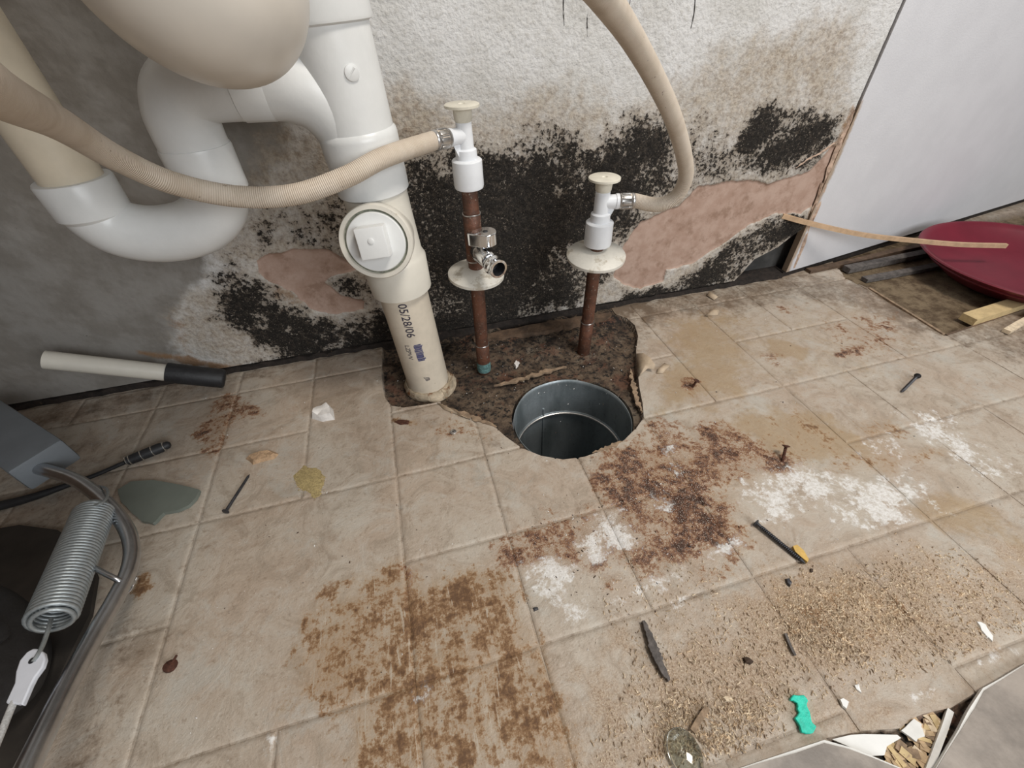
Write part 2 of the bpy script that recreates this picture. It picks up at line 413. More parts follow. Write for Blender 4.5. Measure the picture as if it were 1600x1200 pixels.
def hose_material():
    n = NT('braided_hose')
    s_ = n.attr('along')
    wv = n.math('SINE', n.math('MULTIPLY', s_, 2*math.pi/0.0017))
    c = n.mix(n.step(n.noise(38, 5, 0.65), 0.35, 0.7), (0.67, 0.58, 0.48), (0.57, 0.475, 0.375))
    c = n.mix(n.math('MULTIPLY', n.step(wv, 0.2, -0.9), 0.25), c, (0.30, 0.22, 0.15))
    c = n.mix(n.step(n.noise(140, 5, 0.7), 0.66, 0.72), c, (0.16, 0.10, 0.06))
    return n.out(c, 0.6, n.bump(wv, 0.0004, 0.6))
def copper_material():
    n = NT('tarnished_copper')
    a = n.noise(70, 6, 0.7); b = n.noise(300, 4, 0.7)
    c = n.mix(n.step(a, 0.35, 0.68), (0.17, 0.072, 0.043), (0.085, 0.044, 0.031))
    c = n.mix(n.step(b, 0.60, 0.70), c, (0.34, 0.29, 0.24))
    return n.out(c, 0.55, n.bump(b, 0.0006), 0.35)
def galvanised_material():
    n = NT('galvanised_duct')
    a = n.noise(16, 5, 0.6, stretch=(1, 1, 0.25)); b = n.noise(120, 5, 0.7)
    c = n.mix(n.step(a, 0.35, 0.65), (0.17, 0.20, 0.21), (0.36, 0.40, 0.42))
    c = n.mix(n.math('MULTIPLY', n.step(b, 0.56, 0.72), 0.5), c, (0.09, 0.085, 0.075))
    return n.out(c, n.step(b, 0.3, 0.7, 0.38, 0.55), None, 0.6)

M = dict(
    wall=wall_material(), floor=floor_material(), hose=hose_material(), copper=copper_material(), duct=galvanised_material(),
    panel=simple('white_panel_paint', (0.63, 0.625, 0.645), 0.75, var=0.04, scale=12, bump=0.0005, bscale=400),
    pvc=simple('white_pvc', (0.72, 0.725, 0.715), 0.33, var=0.04, scale=18, bump=0.0002, bscale=120, dirt=((0.42, 0.35, 0.25), 0.74, 30)),
    pvc_cream=simple('cream_pvc', (0.66, 0.625, 0.55), 0.36, var=0.05, scale=22, dirt=((0.40, 0.33, 0.23), 0.66, 40)),
    pvc_yellow=simple('aged_pvc', (0.68, 0.60, 0.47), 0.38, var=0.07, scale=20),
    pvc_pipe=simple('printed_pvc_pipe', (0.62, 0.55, 0.45), 0.42, var=0.09, scale=26, dirt=((0.28, 0.20, 0.12), 0.68, 24)),
    nylon=simple('white_nylon', (0.76, 0.775, 0.80), 0.38, var=0.03, Subsurface_Weight=0.15, Subsurface_Radius=(0.004, 0.004, 0.004)),
    nylon_old=simple('yellowed_nylon', (0.68, 0.64, 0.54), 0.45, var=0.08, scale=80, dirt=((0.33, 0.25, 0.16), 0.66, 160)),
    plate=simple('dirty_white_plate', (0.66, 0.63, 0.565), 0.5, var=0.06, scale=60, dirt=((0.46, 0.41, 0.33), 0.52, 45), bump=0.0003),
    porcelain=simple('sink_enamel', (0.66, 0.61, 0.54), 0.32, var=0.05, scale=9),
    chrome=simple('chrome', (0.78, 0.79, 0.81), 0.10, 1.0, var=0.02),
    steel=simple('dull_steel_tube', (0.50, 0.51, 0.53), 0.28, 1.0, var=0.08, scale=90),
    spring=simple('zinc_spring', (0.36, 0.39, 0.40), 0.42, 0.6, var=0.12, scale=300),
    ferrule=simple('crimped_metal', (0.52, 0.50, 0.48), 0.3, 0.9, var=0.12, scale=250),
    sleeve=simple('grey_plastic', (0.15, 0.165, 0.18), 0.5, var=0.08, scale=30),
    black=simple('black_rubber', (0.018, 0.018, 0.020), 0.55, var=0.2, scale=120, bump=0.0004),
    red=simple('red_plastic', (0.155, 0.012, 0.026), 0.45, var=0.12, scale=12),
    lath=simple('raw_lath', (0.50, 0.34, 0.21), 0.7, var=0.14, scale=70, bump=0.0005),
    pale_wood=simple('pale_wood', (0.56, 0.42, 0.22), 0.7, var=0.14, scale=60, bump=0.0006),
    grey_wood=simple('weathered_wood', (0.105, 0.092, 0.085), 0.85, var=0.35, scale=130, bump=0.0012, bscale=220),
    brown_wood=simple('wet_brown_board', (0.115, 0.072, 0.045), 0.8, var=0.4, scale=45, bump=0.0015, bscale=160),
    sill=simple('blackened_sole_plate', (0.020, 0.014, 0.011), 0.85, var=0.5, scale=90, bump=0.002, bscale=150, dirt=((0.15, 0.10, 0.065), 0.62, 60)),
    cavity=simple('dark_cavity_board', (0.060, 0.058, 0.055), 0.9, var=0.3, scale=30),
    plaster=simple('plaster_crumb', (0.72, 0.69, 0.66), 0.85, var=0.1, scale=150, bump=0.0006),
    biscuit=simple('tan_crumb', (0.42, 0.28, 0.17), 0.9, var=0.25, scale=220, bump=0.0012, bscale=500),
    sand=simple('yellow_sand', (0.36, 0.28, 0.13), 0.95, var=0.3, scale=500),
    dust=simple('sawdust', (0.50, 0.375, 0.25), 0.9, var=0.35, scale=150),
    dust_pale=simple('pale_sawdust', (0.66, 0.54, 0.39), 0.9, var=0.2, scale=150),
    crumb=simple('dark_crumb', (0.055, 0.032, 0.020), 0.9, var=0.4, scale=300),
    shard=simple('grey_green_shard', (0.165, 0.185, 0.16), 0.45, var=0.06, scale=40),
    iron=simple('black_iron', (0.06, 0.06, 0.066), 0.45, 0.6, var=0.3, scale=300),
    rusty=simple('rusty_iron', (0.075, 0.028, 0.016), 0.9, 0.1, var=0.4, scale=300, bump=0.0006),
    teal=simple('teal_putty', (0.015, 0.60, 0.44), 0.5, var=0.15, scale=160, bump=0.0012, bscale=220, dirt=((0.01, 0.24, 0.17), 0.62, 150)),
    yellow=simple('yellow_plastic', (0.62, 0.40, 0.11), 0.6, var=0.12, scale=200),
    white_chip=simple('white_chip', (0.82, 0.82, 0.80), 0.6, var=0.04),
    white_link=simple('white_plastic_link', (0.66, 0.68, 0.74), 0.5, var=0.04),
    cord=simple('braided_white_cord', (0.50, 0.50, 0.50), 0.7, var=0.2, scale=700, bump=0.0006, bscale=900),
    sheet=simple('grey_brown_sheet', (0.27, 0.235, 0.205), 0.5, var=0.32, scale=20, bump=0.0008, bscale=60),
    core=simple('white_sheet_core', (0.74, 0.73, 0.70), 0.8, var=0.06, scale=120),
    osb=simple('wood_flake', (0.47, 0.34, 0.21), 0.85, var=0.3, scale=140),
    putty=simple('cracked_sealant', (0.44, 0.36, 0.26), 0.6, var=0.25, scale=90, bump=0.001, dirt=((0.20, 0.09, 0.035), 0.53, 50)),
    rope_wood=simple('splinter_tan', (0.27, 0.19, 0.125), 0.9, var=0.35, scale=120, bump=0.0008),
    groove=simple('plug_groove_grime', (0.21, 0.22, 0.17), 0.9, var=0.4, scale=200),
    ink=simple('print_ink', (0.035, 0.03, 0.05), 0.6, var=0.3, scale=400),
    ink_blue=simple('print_ink_blue', (0.075, 0.075, 0.16), 0.6, var=0.5, scale=500),
    verdigris=simple('verdigris', (0.10, 0.20, 0.195), 0.9, var=0.5, scale=300, bump=0.001),
    crack=simple('crack_shadow', (0.05, 0.045, 0.04), 0.9),
    silver=simple('plug_ring', (0.62, 0.60, 0.56), 0.25, 0.9),
)
def glass_material():
    n = NT('clear_glass'); return n.out((0.86, 0.91, 0.88), 0.06, None, 0.0, Transmission_Weight=1.0, IOR=1.45)
M['glass'] = glass_material()

# ------------------------------------------------------------------ back wall
WALL_HOLE = wlp([(1134, 452), (1158, 427), (1178, 405), (1215, 386), (1240, 366), (1264, 350), (1259, 372), (1243, 396), (1230, 418), (1226, 432), (1230, 465), (1134, 470)])
mould_polys = [  # outline on the wall, strength, edge softness in metres
    ([(332, 432), (362, 408), (402, 440), (440, 478), (490, 497), (540, 494), (590, 478), (625, 490), (640, 545), (520, 552), (452, 560), (400, 532), (350, 500)], 1.0, .014),
    ([(372, 350), (420, 318), (480, 296), (545, 285), (560, 420), (500, 392), (430, 388), (400, 402), (352, 430)], .62, .022),
    ([(505, 440), (540, 420), (590, 440), (600, 478), (560, 470), (530, 462)], .62, .008),
    ([(600, 255), (650, 232), (690, 255), (712, 228), (745, 238), (790, 236), (830, 212), (868, 196), (905, 208), (912, 236), (932, 228), (955, 200), (1000, 192), (1034, 190), (1062, 215), (1055, 290), (1010, 338), (985, 350), (962, 380), (955, 435), (900, 478), (780, 515), (690, 540), (600, 545)], 1.0, .016),
    ([(1030, 215), (1085, 205), (1135, 212), (1165, 190), (1200, 160), (1250, 155), (1303, 188), (1300, 214), (1252, 238), (1246, 262), (1220, 282), (1170, 272), (1120, 284), (1060, 318), (1020, 330)], .68, .016),
    ([(1160, 205), (1200, 168), (1250, 165), (1298, 192), (1290, 220), (1245, 250), (1200, 265), (1155, 245)], .5, .016),
    ([(1050, 240), (1068, 190), (1100, 165), (1135, 185), (1120, 215), (1060, 225)], .35, .02),
    ([(975, 458), (1040, 446), (1085, 418), (1120, 390), (1160, 366), (1200, 340), (1238, 333), (1268, 345), (1250, 362), (1215, 385), (1175, 410), (1135, 450), (1000, 472), (970, 480)], 1.05, .008),
    ([(380, 562), (600, 528), (960, 470), (1140, 446), (1140, 470), (960, 500), (600, 560), (380, 590)], .45, .01),
    ([(1238, 265), (1290, 215), (1300, 222), (1270, 262), (1245, 278)], .45, .006),
]
peel_polys = [
    [(400, 408), (420, 395), (470, 389), (512, 390), (532, 402), (562, 420), (525, 430), (506, 441), (530, 460), (572, 470), (570, 483), (532, 492), (490, 486), (456, 456), (420, 440), (403, 425)],
    [(958, 432), (966, 400), (985, 368), (1000, 346), (1060, 322), (1092, 290), (1130, 285), (1166, 281), (1200, 286), (1236, 277), (1262, 268), (1285, 248), (1300, 225), (1308, 232), (1275, 318), (1250, 335), (1214, 332), (1170, 352), (1122, 386), (1082, 412), (1042, 422), (1036, 440), (1000, 452), (975, 446)],
]
stain_polys = [
    ([(590, 150), (700, 140), (850, 120), (960, 150), (1050, 130), (1120, 75), (1220, 35), (1335, 25), (1333, 170), (1290, 320), (1240, 440), (600, 540), (560, 300)], .70, .045),
    ([(1130, 80), (1220, 45), (1330, 40), (1330, 130), (1200, 130)], .30, .02),
    ([(590, 110), (640, 120), (700, 230), (640, 260), (600, 240)], .55, .02),
    ([(270, 500), (320, 420), (350, 330), (430, 200), (500, 170), (600, 180), (600, 540), (380, 580), (285, 548)], .72, .03),
    ([(1040, 330), (1090, 300), (1120, 300), (1080, 360), (1000, 400), (975, 420), (985, 370)], .5, .012),
]
brown_polys = [
    ([(212, 546), (262, 550), (335, 564), (405, 574), (395, 584), (330, 577), (258, 563), (214, 554)], .8, .007),
    ([(262, 490), (285, 500), (300, 545), (330, 556), (290, 555), (270, 530)], .5, .008),
    ([(1333, 160), (1341, 178), (1300, 300), (1268, 400), (1238, 425), (1222, 420), (1262, 330), (1300, 225)], .62, .006),
    ([(430, 445), (460, 455), (490, 480), (455, 475), (425, 462)], .55, .006),
    ([(600, 165), (650, 180), (690, 215), (640, 235), (605, 230)], .3, .012),
]
def build_wall():
    us = axis_coords(-1.0, 0.700, -0.62, 0.700, 0.0019, 0.02)
    vz = axis_coords(0.010, 1.1, 0.010, 0.445, 0.0019, 0.03)
    x, z, F = grid_sheet(us, vz, [WALL_HOLE])
    mo = np.zeros_like(x); st = mo.copy(); pe = mo.copy(); br = mo.copy()
    for i, (p, s, w) in enumerate(mould_polys): mo = np.maximum(mo, s*soft(x, z, wlp(p), w*2.2, w*1.3, 40, 11+i)) if s > .6 else mo+s*soft(x, z, wlp(p), w, w, 45, 11+i)*(1-mo*.5)
    for i, p in enumerate(peel_polys): pe = np.maximum(pe, soft(x, z, wlp(p), .0022, .004, 60, 31+i))
    for i, (p, s, w) in enumerate(stain_polys): st = st+s*soft(x, z, wlp(p), w, w*.8, 25, 41+i)*(1-st)
    for i, (p, s, w) in enumerate(brown_polys): br = np.maximum(br, s*soft(x, z, wlp(p), w, w*.8, 60, 51+i))
    ba = soft(x, z, wlp([(-300, -250), (440, -250), (475, 80), (440, 250), (345, 370), (275, 480), (250, 680), (-300, 780)]), .022, .02, 20, 61)  # left wall area whose colour also holds shade
    core = np.exp(-((x-.105)/.10)**2-((z-.17)/.13)**2)
    mo = np.clip(mo*(0.60+0.48*sstep(fbm(x, z, 17, 5), .36, .62)+.32*core), 0, 1.2)*(1-.93*pe)
    y = wall_y(x) + pe*0.0016 - np.clip(mo, 0, 1)*fbm(x, z, 140, 9, 3)*0.0022 - (1-pe)*fbm(x, z, 120, 19, 3)*0.0010
    me = np_mesh('wall_back', np.stack([x, y, z], 1), F, dict(mould=mo, stain=st, peel=pe, brown=br, bare_shade=ba), (0, 0.012, 0))
    return struct(link('wall_back', me, M['wall']))
wall_back = build_wall()

def ribbon(name, pts, w, mat, parent, seed, lift=0.003, sub=5):     # ragged peeled strip lying on the wall
    rnd = random.Random(seed); c = spline([WL(*p) for p in pts], sub); mb = MB(); v = []
    for i, p in enumerate(c):
        ww = w*(0.55+0.8*rnd.random())*(0.3+0.7*math.sin(math.pi*(i+.4)/(len(c)-.2)))
        l = lift*(0.4+rnd.random())
        v += [p+Vector((-ww, -0.0008, 0)), p+Vector((0, -l, rnd.uniform(-.001, .001))), p+Vector((ww, -0.0008-l*.5, 0)), p+Vector((0, .0005, 0))]
    f = []
    for i in range(len(c)-1):
        for k in range(4): f.append((i*4+k, i*4+(k+1) % 4, i*4+4+(k+1) % 4, i*4+4+k))
    mb.add(v, f); return mb.build(name, mat, parent, 60)
M['paper'] = simple('peeled_paper', (0.46, 0.33, 0.25), 0.85, var=0.3, scale=120, bump=0.0008, dirt=((0.11, 0.06, 0.035), 0.58, 90))
ribbon('peeled_strip', [(1333, 172), (1318, 210), (1300, 252), (1288, 285)], .0042, M['paper'], wall_back, 1)
ribbon('peeled_strip', [(1312, 215), (1296, 262), (1280, 312), (1266, 350)], .0045, M['paper'], wall_back, 2)
ribbon('peeled_strip', [(1284, 285), (1268, 335), (1254, 380), (1240, 418)], .0045, M['paper'], wall_back, 3)
ribbon('peeled_strip', [(1243, 262), (1262, 248), (1282, 238), (1303, 222)], .0035, M['paper'], wall_back, 4)
for k, pts in enumerate([[(880, -5), (880, 18), (881, 40)], [(917, 22), (917, 40), (917, 57)], [(967, -5), (968, 12), (968, 30)], [(985, -5), (981, 18), (974, 40)], [(1086, -5), (1084, 20), (1079, 44)]]):
    ribbon('crack', pts, .0006, M['crack'], wall_back, 20+k, .0006)
# dark board inside the broken corner of the wall
mb = MB(); mb.box((0.66, 0.026, 0.08), 0.26, 0.012, 0.17); mb.build('cavity_board', M['cavity'], wall_back)
# blackened sole plate in the gap below the board
mb = MB(); rnd = random.Random(5); vv = []; ff = []
xs = np.linspace(-1.0, 0.70, 120)
for x in xs:
    a = rnd.uniform(-.002, .002)
    vv += [(x, wall_y(x)-.003+a*.8, -.008), (x, wall_y(x)-.002+a, .007+a), (x, wall_y(x)+.03, .010)]
for i in range(len(xs)-1):
    for k in range(2): ff.append((i*3+k, i*3+3+k, i*3+4+k, i*3+1+k))
mb.add(vv, ff); trim_1 = struct(mb.build('trim_1', M['sill'], None, 30))

# ------------------------------------------------------------------ smooth white wall on the right of the joint
def panel_material():
    n = NT('white_wall_paint'); br = n.attr('brown'); a = n.noise(14, 4, .6); mid = n.noise(150, 5, .7)
    c = n.mix(n.step(a, .35, .65), (0.57, 0.565, 0.585), (0.60, 0.595, 0.615))
    c = n.mix(n.math('MULTIPLY', n.step(n.math('ADD', br, n.math('MULTIPLY', n.math('SUBTRACT', mid, .5), .7)), .3, .8), .85), c, n.mix(mid, (.20, .12, .06), (.42, .31, .2)))
    return n.out(c, .75, n.bump(n.noise(420, 4, .6), .0006, .6))
def build_right_wall():
    x0 = 0.7025; us = axis_coords(x0, 2.0, x0, x0+.10, .002, .03); vz = axis_coords(.011, 1.1, .011, .44, .004, .05)
    x, z, F = grid_sheet(us, vz, [])
    br = np.clip(1.05-(x-x0)/(.009+.012*fbm(z*0+1, z, 30, 4)), 0, 1)*sstep(-z, -.33, -.26)
    y = wall_y(x0)-.0035+(x-x0)*.16
    me = np_mesh('wall_right', np.stack([x, y, z], 1), F, dict(brown=br), (0, .012, 0))
    return struct(link('wall_right', me, panel_material()))
wall_right = build_right_wall()
mb = MB(); mb.prism([(-.70, .02, -.01), (-.70, -1.3, -.01), (-.70, -1.3, 1.1), (-.70, .02, 1.1)], (-.012, 0, 0)); shade_wall_left = struct(mb.build('shade_wall_left', M['brown_wood']))  # unseen side wall, added to keep ambient light off the left
def ry(x): return wall_y(.7025)-.0035+(x-.7025)*.16
mb = MB(); mb.prism([(.70, ry(.70)+.004, -.008), (2.0, ry(2.0)+.004, -.008), (2.0, ry(2.0)+.004, .010), (.70, ry(.70)+.004, .010)], (0, .03, 0))
trim_2 = struct(mb.build('trim_2', M['sill']))

# ------------------------------------------------------------------ floor: base sheet, cut-outs and tiles
P_ = .43*.256; X0 = -.155*.43; Y0 = -.63*.43+P_
def gx(i): return X0+P_*i
def gy(j): return Y0-P_*j
CUT1 = flp([(598, 500), (597, 560), (596, 585), (598, 608), (602, 623), (612, 634), (630, 637), (660, 633), (688, 628), (702, 641), (722, 652), (746, 655), (770, 664), (790, 682), (815, 700), (845, 712), (880, 718), (912, 714), (945, 703), (975, 688), (995, 668), (1006, 652), (1004, 630), (999, 605), (996, 575), (994, 548), (997, 525), (992, 508), (980, 497), (962, 491), (954, 480), (954, 420)])
CUT2 = flp([(1300, 405), (1322, 436), (1362, 452), (1475, 525), (1600, 482), (1720, 441), (1640, 330), (1430, 350)])
CUT3 = flp([(1288, 1154), (1345, 1142), (1408, 1138), (1420, 1125), (1446, 1114), (1486, 1106), (1536, 1074), (1465, 1205), (1440, 1240), (1405, 1215)])
HC = Vector((.1735, -.2375)); HR = .0835
DUCT_HOLE = [(HC.x+HR*(1+.025*math.sin(3*t+1))*math.cos(t), HC.y+HR*(1+.025*math.sin(3*t+1))*math.sin(t)) for t in np.linspace(0, 2*math.pi, 72, endpoint=False)]

_hx = np.array(DUCT_HOLE)
for _k in range(40):
    _in = sdf(_hx[:, 0], _hx[:, 1], CUT1) < .0015
    if not _in.any(): break
    _hx[_in] += (np.array([HC.x, HC.y])-_hx[_in])*.02
DUCT_HOLE = [tuple(q) for q in _hx]
def big(s, polys): return [(p, s, w) for p, w in polys]
rust_p = [([(1080, 660), (1240, 640), (1400, 690), (1390, 735), (1240, 745), (1170, 800), (1100, 780)], .34, .016), ([(1210, 920), (1330, 890), (1430, 950), (1420, 1000), (1300, 1030), (1215, 1000)], .3, .016), ([(1000, 880), (1080, 890), (1060, 960), (990, 950)], .3, .014), ([(660, 660), (740, 650), (770, 690), (690, 700)], .35, .01), ([(476, 965), (520, 925), (600, 890), (625, 878), (650, 893), (668, 918), (690, 894), (740, 886), (805, 895), (832, 960), (862, 1060), (885, 1150), (880, 1210), (540, 1215), (545, 1150), (530, 1112), (455, 1085), (465, 1020)], .90, .010),
          ([(690, 900), (735, 888), (752, 930), (730, 960), (690, 930)], .35, .006),
          ([(1045, 690), (1110, 760), (1165, 830), (1140, 880), (1070, 840), (1000, 790), (1010, 720)], .72, .016),
          ([(1200, 900), (1330, 870), (1420, 930), (1330, 1010), (1230, 1000)], .25, .02),
          ([(1340, 665), (1395, 650), (1415, 675), (1370, 690)], .6, .006), ([(1330, 715), (1400, 700), (1400, 740), (1300, 735)], .6, .006),
          ([(1410, 715), (1470, 695), (1500, 705), (1440, 725)], .6, .005), ([(615, 655), (650, 655), (652, 662), (618, 665)], 1.0, .002),
          ([(200, 905), (230, 895), (240, 915), (215, 935)], 1.0, .003), ([(1060, 590), (1100, 585), (1110, 625), (1080, 630)], .6, .005),
          ([(840, 980), (870, 1100), (900, 1180), (880, 1180), (850, 1080)], .5, .004)]
dark_p = [([(1060, 745), (1120, 760), (1165, 840), (1120, 880), (1060, 850)], .45, .014), ([(1020, 655), (1060, 660), (1120, 740), (1100, 800), (1060, 740)], .5, .008), ([(770, 850), (830, 840), (900, 850), (880, 880), (800, 880)], .5, .01), ([(1180, 560), (1220, 540), (1250, 560), (1200, 580)], .3, .008), ([(1280, 500), (1400, 490), (1420, 540), (1330, 560)], .35, .014), ([(620, 885), (640, 880), (640, 930), (620, 920)], .5, .004), ([(955, 705), (1010, 682), (1060, 722), (1125, 790), (1155, 850), (1085, 885), (990, 880), (900, 870), (800, 865), (860, 822), (935, 790)], .74, .016),
          ([(930, 712), (1000, 690), (1040, 730), (1060, 790), (980, 800), (930, 760)], .40, .01),
          ([(1095, 660), (1130, 668), (1180, 690), (1235, 728), (1225, 742), (1160, 735), (1110, 745), (1085, 700)], .82, .012),
          ([(1010, 660), (1030, 655), (1110, 800), (1095, 810)], .62, .005), ([(1205, 710), (1236, 715), (1238, 738), (1200, 738)], .9, .004),
          ([(300, 680), (330, 640), (365, 600), (380, 640), (350, 690), (330, 720)], .68, .007), ([(350, 630), (400, 635), (415, 650), (370, 650)], .8, .003),
          ([(670, 670), (700, 662), (735, 670), (735, 685), (690, 690)], .42, .007),
          ([(1066, 590), (1096, 596), (1090, 612), (1066, 606)], .85, .003), ([(1320, 545), (1350, 543), (1340, 560), (1310, 555)], .7, .004),
          ([(1215, 480), (1260, 475), (1240, 500)], .5, .006), ([(945, 905), (960, 905), (958, 925), (943, 922)], 1.0, .002)]
white_p = [([(900, 850), (960, 800), (1010, 800), (1000, 850), (930, 880)], .45, .008), ([(640, 880), (655, 890), (650, 930), (636, 930)], .5, .003), ([(810, 885), (860, 870), (905, 885), (880, 910), (865, 935), (835, 920)], 1.05, .007), ([(880, 945), (925, 935), (910, 965), (880, 970)], .74, .006),
           ([(930, 800), (980, 790), (960, 815), (1000, 845), (985, 860), (940, 840), (930, 870), (900, 850)], .95, .007),
           ([(1040, 660), (1060, 700), (1070, 740), (1050, 745), (1036, 700)], .68, .004), ([(1000, 775), (1040, 765), (1050, 800), (1010, 800)], .7, .004),
           ([(1150, 770), (1240, 730), (1330, 745), (1420, 750), (1450, 780), (1390, 800), (1300, 790), (1210, 820)], 1.0, .018),
           ([(1320, 820), (1400, 800), (1430, 815), (1370, 835)], .9, .01), ([(1340, 690), (1390, 680), (1420, 715), (1380, 720), (1350, 710)], .62, .01),
           ([(950, 935), (1050, 890), (1150, 842), (1155, 852), (1055, 905), (955, 948)], .85, .006), ([(1380, 640), (1470, 640), (1580, 740), (1560, 760), (1450, 690)], .72, .02),
           ([(1420, 1088), (1500, 1045), (1600, 1005), (1600, 1015), (1500, 1056), (1425, 1098)], .7, .003), ([(1040, 950), (1070, 930), (1080, 960), (1050, 975)], .6, .01),
           ([(1462, 900), (1500, 895), (1515, 915), (1480, 925)], .62, .008), ([(640, 1085), (675, 1075), (672, 1100), (645, 1105)], .7, .005), ([(420, 1148), (430, 1148), (420, 1200), (412, 1200)], .6, .003)]
ochre_p = [([(1000, 500), (1340, 450), (1480, 540), (1400, 610), (1200, 640), (1020, 655)], .50, .035), ([(1110, 650), (1250, 640), (1400, 690), (1390, 735), (1240, 735), (1130, 720)], .55, .014), ([(620, 600), (700, 650), (800, 700), (780, 740), (650, 720)], .3, .03), ([(1410, 790), (1460, 765), (1540, 780), (1595, 820), (1570, 838), (1500, 840), (1430, 815)], .85, .008), ([(1540, 860), (1640, 830), (1640, 900), (1560, 890)], .7, .015),
           ([(1180, 660), (1280, 650), (1330, 690), (1270, 715), (1200, 700)], .7, .014), ([(1200, 530), (1260, 545), (1250, 560), (1215, 555)], .75, .005),
           ([(1050, 500), (1130, 490), (1160, 560), (1080, 570)], .45, .02), ([(430, 1080), (480, 1070), (500, 1120), (430, 1125)], .6, .012), ([(1030, 580), (1130, 570), (1150, 610), (1030, 640)], .5, .015)]
dust_p = [([(1000, 1010), (1100, 940), (1240, 880), (1400, 850), (1560, 860), (1640, 900), (1600, 985), (1480, 1040), (1320, 1100), (1120, 1185), (980, 1210), (880, 1210), (930, 1080)], 1.0, .03),
          ([(1210, 930), (1320, 890), (1440, 960), (1440, 1010), (1300, 1040), (1220, 1000)], .3, .015), ([(820, 1000), (1000, 900), (1050, 960), (940, 1100), (860, 1060)], .3, .02)]
grime_shade_p = [([(598, 500), (598, 590), (700, 560), (800, 545), (960, 520), (1000, 560), (1000, 480), (960, 440)], .9, .02), ([(20, 640), (370, 575), (600, 535), (600, 552), (370, 600), (30, 680)], .62, .012), ([(960, 470), (1230, 425), (1370, 440), (1480, 520), (1360, 490), (1240, 470), (1120, 500), (1010, 510)], .75, .02),
           ([(1350, 400), (1600, 400), (1700, 620), (1560, 560), (1440, 520)], .68, .03), ([(0, 700), (180, 670), (200, 900), (100, 1200), (-100, 1200)], .55, .04),  # patch by the basin paints shade; left edge patch mixes grime and shade
           ([(590, 620), (690, 690), (820, 715), (920, 730), (1010, 690), (1010, 640), (1000, 690), (890, 722), (790, 690), (700, 650)], .5, .006),
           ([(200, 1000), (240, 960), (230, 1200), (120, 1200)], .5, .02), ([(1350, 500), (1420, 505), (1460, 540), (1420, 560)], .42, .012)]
def floor_attrs(x, y):
    A = {}
    for nm, polys, sd in (('rust', rust_p, 100), ('dark', dark_p, 200), ('white', white_p, 300), ('ochre', ochre_p, 400), ('dust', dust_p, 500), ('grime_shade', grime_shade_p, 600)):
        a = np.zeros_like(x)
        for i, (p, s, w) in enumerate(polys):
            P = flp(p); px = [q[0] for q in P]; py = [q[1] for q in P]; mg = w*4.5+.005
            sel = (x > min(px)-mg) & (x < max(px)+mg) & (y > min(py)-mg) & (y < max(py)+mg)
            if sel.any(): a[sel] += s*.88*soft(x[sel], y[sel], P, w*1.9+.002, w*1.6, 50, sd+i)
        A[nm] = np.clip(a, 0, 1.1)
    return A
def build_floor():
    us = axis_coords(-1.2, 2.0, -.66, 1.06, .0026, .03); vy = axis_coords(-1.15, .40, -.70, .03, .0026, .03)
    x, y, F = grid_sheet(us, vy, [DUCT_HOLE])
    A = floor_attrs(x, y)
    c1, c2, c3 = sdf(x, y, CUT1), sdf(x, y, CUT2), sdf(x, y, CUT3)
    A['sub'] = np.maximum(np.maximum(sstep(c1, -.0005, .001), sstep(c2, -.0005, .001)), sstep(c3, -.0005, .001))
    A['wet'] = sstep(c2, 0, .002)
    A['grime_shade'] = np.maximum(A['grime_shade'], .42)
    nz = fbm(x, y, 70, 77, 4)
    depth1 = .0055+.0035*nz-.006*sstep(y, -.125, -.075)*sstep(fbm(x, y, 18, 7, 3), .35, .6)
    z = -.0013-np.maximum(sstep(c1, 0, .0025)*depth1, np.maximum(sstep(c2, 0, .0025)*(.004+.001*nz), sstep(c3, 0, .002)*.004))
    me = np_mesh('floor', np.stack([x, y, z], 1), F, A, (0, 0, -.02))
    return struct(link('floor', me, M['floor']))
floor = build_floor()
MERGE = {(-2, 1): (2, 2), (-1, -1): (1, 2), (3, 1): (2, 2), (4, -1): (1, 2), (5, 0): (2, 1), (1, 3): (2, 1), (3, 3): (1, 2), (6, 1): (2, 1), (7, -1): (1, 2), (-4, 1): (2, 1), (1, -1): (2, 2), (-5, -1): (2, 1)}
taken = set()
for j in range(-2, 7):
    for i in range(-9, 14):
        if (i, j) in taken: continue
        w, h = MERGE.get((i, j), (1, 1))
        for a in range(w):
            for b in range(h): taken.add((i+a, j+b))
        g = .0011; x0, x1 = gx(i)+g, gx(i+w)-g; y1, y0 = gy(j)-g, gy(j+h)+g
        y1 = min(y1, -.004-.0133*x0)
        if x1 > .70: y1 = min(y1, -.012)
        if x0 > 1.5 or x1 < -1.0 or y0 < -1.0: continue
        vis = x1 > -.66 and x0 < 1.06 and y1 > -.69
        d = .0022 if vis else .012
        us = np.linspace(x0, x1, max(3, int((x1-x0)/d))+1); vy = np.linspace(y0, y1, max(3, int((y1-y0)/d))+1)
        us = np.sort(np.concatenate([us, [x0+.0009, x1-.0009]])); vy = np.sort(np.concatenate([vy, [y0+.0009, y1-.0009]]))
        r = grid_sheet(us, vy, [CUT1, CUT2, CUT3])
        if r is None: continue
        x, y, F = r
        A = floor_attrs(x, y); A['sub'] = np.zeros_like(x); A['wet'] = np.zeros_like(x)
        e = np.minimum(np.minimum(x-x0, x1-x), np.minimum(y-y0, y1-y))
        z = -.0009*(1-sstep(e, 0, .0019))+.0012*(fbm(x, y, 18, 66, 3)-.5)
        me = np_mesh('floor_tile', np.stack([x, y, z], 1), F, A, (0, 0, -.0028))
        link('floor_tile', me, M['floor'], floor)

